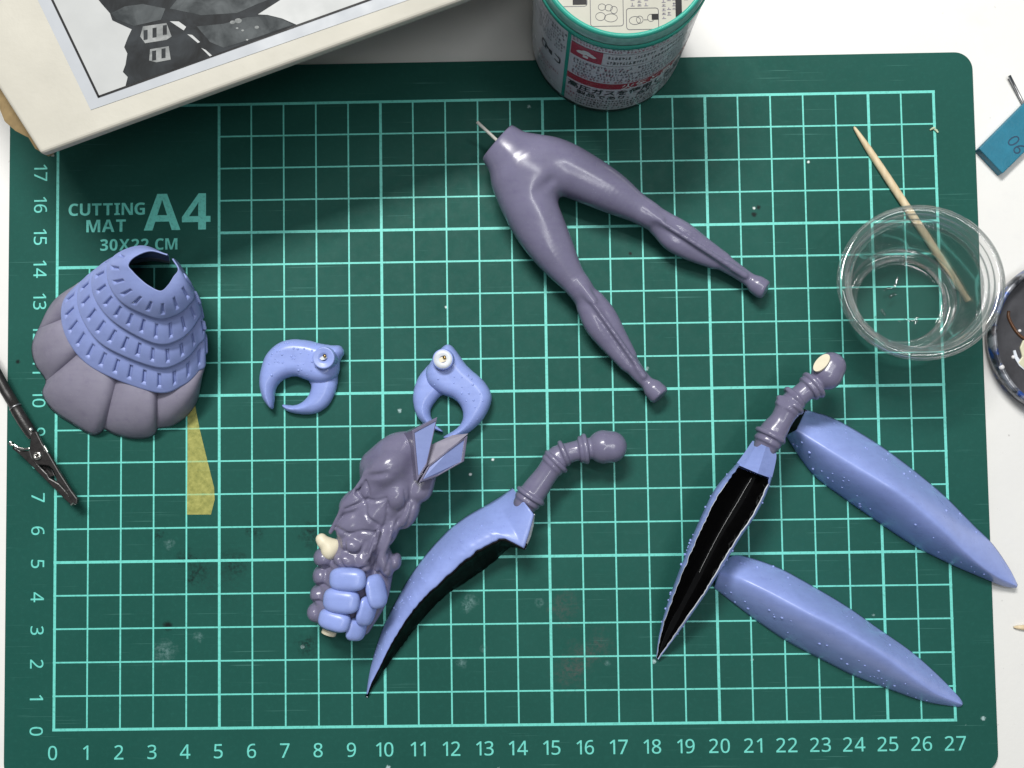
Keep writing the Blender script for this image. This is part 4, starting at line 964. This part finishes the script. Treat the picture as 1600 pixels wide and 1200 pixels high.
plate4('upper_jaw', [(222, 520), (258, 505), (300, 590), (345, 660), (420, 790), (500, 915), (545, 975), (540, 1015), (510, 1000), (440, 890), (400, 850), (390, 810), (372, 770), (345, 745), (300, 740), (262, 735), (232, 700), (212, 640), (215, 590)], .52, .66, M['clipblack'], .03)
plate4('lower_jaw', [(100, 610), (150, 640), (215, 640), (240, 690), (280, 745), (335, 800), (352, 830), (420, 870), (470, 925), (540, 1005), (520, 1022), (480, 1000), (420, 940), (330, 850), (240, 760), (160, 680), (90, 625)], .28, .44, M['clipblack'], .03)
plate4('jaw_side', [(262, 735), (300, 740), (340, 750), (372, 775), (392, 815), (352, 822), (330, 800), (290, 755)], .12, .30, M['clipblack'])
plate4('jaw_side', [(270, 720), (345, 690), (430, 810), (520, 950), (535, 1000), (500, 990), (430, 905), (415, 880), (380, 800), (360, 765), (320, 745)], .05, .14, M['clipblack'])
plate4('finger_tab', [(92, 600), (105, 592), (130, 612), (170, 622), (212, 618), (212, 632), (160, 640), (110, 622)], .40, .52, M['steel'])
plate4('tab_tip', [(66, 590), (76, 572), (90, 580), (92, 606), (80, 612)], .44, .60, M['steel'])
plate4('jaw_web', [(203, 640), (222, 630), (262, 660), (268, 700), (238, 712), (218, 690)], .44, .53, M['steel'])
plate4('rear_tab', [(300, 608), (312, 602), (335, 640), (340, 655), (318, 652), (303, 630)], .60, .70, M['steel'])
c = W4(265, 675, .66); g = Geo(); g.lathe([(.045, -.08), (.05, .07), (.09, .085), (.125, .05), (.13, -.05)], c, 24); g.build('rivet', M['steel'], clip, True)
g = Geo(); g.dome(W4(212, 497, .60), .085, .07, 12, 4); g.build('solder_blob', M['steel'], clip, True)
for (x, y, z) in ((470, 920, .62), (488, 948, .6), (508, 962, .6), (522, 985, .58), (505, 1008, .5), (530, 1005, .52)):
    g = Geo(); p = W4(x, y, z); g.tube([p + (-.05, -.03, 0), p + (.05, .04, .03)], [.035, .02], 6); g.build('tooth', M['steel'], clip)

# ------------------------------------------------------------------ masking tape offcut
k = Mat('yellow_washi_tape'); nz = k.noise(520, 5, 0.65)
k.col(k.mix(k.rng(nz, 0.35, 0.7), (0.60, 0.56, 0.11), (0.74, 0.70, 0.20))); k.set(Roughness=0.55)
tr = k.n('BsdfTransparent'); mx = k.n('MixShader'); k.link(k.rng(nz, 0.3, 0.7, 0.36, 0.56), mx.inputs[0]); k.link(tr.outputs[0], mx.inputs[1]); k.link(k.b.outputs[0], mx.inputs[2])
k.link(mx.outputs[0], k.t.nodes['Material Output'].inputs['Surface']); M['tape'] = k.m
g = Geo(); g.flat([tuple(W4(x, y, 0)[:2]) for x, y in ((1347, 280), (1385, 480), (1436, 690), (1488, 898), (1492, 980), (1466, 1084), (1298, 1084), (1303, 700), (1303, 300))], 0.016)
tape = g.build('masking_tape', M['tape']); tag(tape, 'wedge of translucent yellow masking tape stuck beside the skirt shell', 'tape')

# ------------------------------------------------------------------ toothpicks
def pick(name, A, B, label, rmax=0.125, worn=True):
    A, B = np.asarray(A), np.asarray(B); t = np.r_[0, .01, .04, .12, .3, .6, .85, .93, .945, .955, .965, .98, 1.0]
    r_ = np.array([.025, .045, .065, .10, rmax, rmax, .105, .095, .07, .095, .07, .09, .085]) if worn else np.interp(t, [0, .05, .3, 1], [.02, .06, rmax, rmax])
    g = Geo(); g.tube(A + (B - A) * t[:, None], r_, 16); o = g.build(name, M['wood'], None, True); return tag(o, label, 'toothpick')
a = at(1334, 198, .05); b = at(1513, 470, .13); pick('toothpick', a, b, 'pale wooden toothpick running under the clear cup', 0.118)
a = at(1584, 980, -.14); b = at(1700, 985, -.08); pick('toothpick', a, b, 'tip of a wooden toothpick on the white table right of the mat', 0.11, False)

# ------------------------------------------------------------------ clear cup
def clear(name, f0, f1, haze, tint=0.99):
    k = Mat(name); lw = k.n('LayerWeight'); lw.inputs['Blend'].default_value = 0.3
    tr = k.n('BsdfTransparent'); tr.inputs[0].default_value = (tint, tint, tint, 1); gl = k.n('BsdfGlossy'); gl.inputs['Roughness'].default_value = 0.05
    df = k.n('BsdfTranslucent'); df.inputs[0].default_value = (0.85, 0.9, 0.9, 1); d2 = k.n('BsdfDiffuse'); d2.inputs[0].default_value = (0.85, 0.9, 0.9, 1)
    ad = k.n('MixShader'); ad.inputs[0].default_value = 0.5; k.link(df.outputs[0], ad.inputs[1]); k.link(d2.outputs[0], ad.inputs[2])
    m1 = k.n('MixShader'); k.link(k.rng(lw.outputs['Facing'], 0.0, 1.0, haze * 0.4, haze * 2.2), m1.inputs[0]); k.link(tr.outputs[0], m1.inputs[1]); k.link(ad.outputs[0], m1.inputs[2])
    m2 = k.n('MixShader'); k.link(k.rng(lw.outputs['Fresnel'], 0.0, 1.0, f0, f1), m2.inputs[0]); k.link(m1.outputs[0], m2.inputs[1]); k.link(gl.outputs[0], m2.inputs[2])
    k.link(m2.outputs[0], k.t.nodes['Material Output'].inputs['Surface']); return k.m
M['clear'] = clear('clear_plastic', 0.012, 0.6, 0.035); M['clearrim'] = clear('thick_clear_plastic', 0.03, 0.7, 0.11)
c0 = at(1399, 474, 0.0); c1 = at(1433, 441, 2.3); ax = c1 - c0; Hc = np.linalg.norm(ax); ax /= Hc
sinT = math.sqrt(max(0, 1 - ax[2] ** 2)); c0 = c0 + np.array([0, 0, 1.55 * sinT])
cup = thing('plastic_cup', (c0[0], c0[1], 0), 'small clear plastic cup tipped on the mat over a toothpick', 'cup')
g = Geo(); g.lathe([(1.56, 0.24), (1.60, 0.5), (1.68, 1.1), (1.77, 1.7), (1.80, 1.90)], c0, 120, ax); o = g.build('cup_wall', M['clear'], cup, True); solidify(o, 0.03)
g = Geo(); g.lathe([(1.80, 1.90), (1.88, 1.93), (1.90, 2.00), (1.89, 2.10), (1.96, 2.13), (1.98, 2.20), (2.00, 2.27), (2.06, 2.31), (2.13, 2.31), (2.18, 2.27), (2.18, 2.18), (2.15, 2.14)], c0, 120, ax); o = g.build('cup_rim', M['clearrim'], cup, True); solidify(o, 0.05)
g = Geo(); g.lathe([(1.56, .24), (1.53, 0.08), (1.48, 0.01), (1.42, 0.0), (1.36, .03), (1.32, .11), (1.24, .125)], c0, 110, ax); o = g.build('cup_foot', M['clearrim'], cup, True); solidify(o, 0.03)
g = Geo(); g.lathe([(1.24, .125), (1.20, .105), (1.17, .10), (0.6, .10), (0.1, .10), (0.0005, .10)], c0, 96, ax); o = g.build('cup_floor', M['clear'], cup, True)
qm = np.array(Vector((0, 0, 1)).rotation_difference(Vector(ax)).to_matrix())
k = Mat('clear_liquid'); lw = k.n('LayerWeight'); lw.inputs['Blend'].default_value = 0.35
tr = k.n('BsdfTransparent'); gl = k.n('BsdfGlossy'); gl.inputs['Roughness'].default_value = 0.04
mx = k.n('MixShader'); k.link(k.rng(lw.outputs['Fresnel'], 0.0, 1.0, 0.05, 1.0), mx.inputs[0]); k.link(tr.outputs[0], mx.inputs[1]); k.link(gl.outputs[0], mx.inputs[2])
k.link(mx.outputs[0], k.t.nodes['Material Output'].inputs['Surface']); M['liquid'] = k.m
for pts, rr in (([(-.45, .35), (-.3, .42), (-.15, .40), (-.05, .62), (.0, .75)], .035), ([(-.3, .1), (-.2, .2), (-.1, .22)], .04), ([(-.55, -.25), (-.48, -.38), (-.42, -.42)], .035), ([(.1, -.55), (.3, -.62), (.5, -.5), (.35, -.75)], .03), ([(-.1, -.6), (-.02, -.62)], .03), ([(-.75, -.45), (-.7, -.47)], .03)):
    g = Geo(); p = spline(np.array([(x, y, .11) for x, y in pts]), 12); p = c0 + p @ qm.T; g.tube(p, rr, 8); g.build('liquid_drop', M['liquid'], cup, True)

# ------------------------------------------------------------------ painted dish at the right edge
dc = at(1674, 527, 0.3)[:2]; dish = thing('paint_dish', (dc[0], dc[1], -.2), 'round dark paint dish with blue smeared rim on the white table', 'dish')
k = Mat('smeared_dish_rim'); nz = k.noise(130, 5, 0.6, 0.8); n2 = k.noise(230, 4, 0.6, 0.5)
col = k.mix(k.rng(nz, 0.52, 0.60), (0.05, 0.055, 0.065), (0.03, 0.09, 0.36)); col = k.mix(k.rng(n2, 0.46, 0.60), col, (0.30, 0.31, 0.34)); col = k.mix(k.rng(k.noise(160, 3), 0.6, 0.7), col, (0.06, 0.035, 0.03))
k.col(col); k.set(Roughness=0.22, Metallic=0.3); k.bump(k.noise(500, 3), 0.3); M['rim'] = k.m
M['well'] = simple('dried_grey_paint', (0.055, 0.055, 0.062), 0.34, 0.35, 160, bump=0.2, bscale=500)
g = Geo(); g.lathe([(2.15, -.2), (2.38, -.12), (2.44, .2), (2.42, .42), (2.36, .47), (2.28, .44), (2.22, .25), (2.12, .02)], (*dc, 0), 110); g.build('rim', M['rim'], dish, True)
g = Geo(); g.lathe([(2.12, .02), (1.9, -.02), (.002, -.03)], (*dc, 0), 96); g.build('well', M['well'], dish, True)
M['brown'] = simple('brown_paint_streak', (0.10, 0.045, 0.02), 0.3, 0.3)
M['dab'] = simple('cream_paint_dab', (0.60, 0.58, 0.42), 0.4, 0.15)
Z9 = zoomer(1480, 380, 4.283)
g = Geo(); p = spline(np.array([at(*Z9(q), 0.0) for q in ((412, 455), (410, 490), (430, 540), (470, 600), (520, 640), (600, 660))]), 30); g.tube(p, .045, 8); g.build('paint_streak', M['brown'], dish, True)
g = Geo(); g.prism([tuple(at(*Z9(q), 0)[:2]) for q in ((505, 650), (485, 700), (500, 760), (470, 800), (520, 850), (600, 880), (620, 700), (560, 640))], -.04, .03); o = g.build('paint_dab', M['dab'], dish); bevel(o, .03)
g = Geo(); g.prism([tuple(at(*Z9(q), 0)[:2]) for q in ((440, 720), (455, 715), (470, 760), (500, 800), (515, 850), (480, 820), (450, 770))], -.04, .02); g.build('paint_dab', M['lip'], dish)
for q, rr in (((445, 762), .06), ((487, 586), .05)):
    g = Geo(); c = at(*Z9(q), 0.0); g.dome((c[0], c[1], -.02), rr, rr * .8, 12, 4); g.build('paint_bead', M['white'], dish, True)
g = Geo(); c = at(*Z9((364, 830)), 0.42); g.dome((c[0], c[1], .42), .085, .07, 12, 4); g.build('paint_bead', M['white'], dish, True)

# ------------------------------------------------------------------ teal tag with pen marks and a steel needle
M['tag'] = simple('teal_foam_sheet', (0.010, 0.165, 0.255), 0.55, 0.12, 250, bump=0.3, bscale=1200)
M['pen'] = simple('blue_black_pen', (0.012, 0.05, 0.10), 0.5, 0.2)
tz = 0.12
q = [at(u, v, tz)[:2] for u, v in ((1530, 232), (1567, 271), (1680, 160), (1640, 122))]
tg = thing('foam_tag', (*np.mean(q, 0), -.2), 'teal foam block with pen scribble right of the mat', 'tag')
g = Geo(); g.prism(q, -.2, tz); o = g.build('foam_block', M['tag'], tg); bevel(o, .03)
v, f = text_geo('06', .58, -.006); a = math.radians(-57); c = at(1588, 226, tz)
vv = np.stack([c[0] + math.cos(a) * v[:, 0] - math.sin(a) * v[:, 1], c[1] + math.sin(a) * v[:, 0] + math.cos(a) * v[:, 1], np.full(len(v), tz + .006)], -1)
mesh('pen_mark', vv, f, M['pen'], tg, False)
A = at(1577, 118, -.06); B = at(1598, 160, -.12); g = Geo(); g.tube([A, (A + B) / 2, B + (B - A) * 0.15], .045, 10); nd = g.build('steel_needle', M['greysteel'], None, True); tag(nd, 'grey steel needle sticking out behind the teal foam tag', 'needle')

# ------------------------------------------------------------------ crumbs
M['crumb'] = simple('pale_shaving', (0.50, 0.58, 0.40), 0.5, 0.2)
g = Geo()
for (u, v, a) in ((1457, 201, .5), (1462, 204, -.7)):
    c = at(u, v, .02); d = np.array([math.cos(a), math.sin(a), 0]) * .09; g.tube([c - d, c + (0, 0, .03), c + d], [.02, .04, .02], 6)
tag(g.build('shaving', M['crumb'], None, True), 'tiny pale shaving at the right border line of the mat', 'shaving')
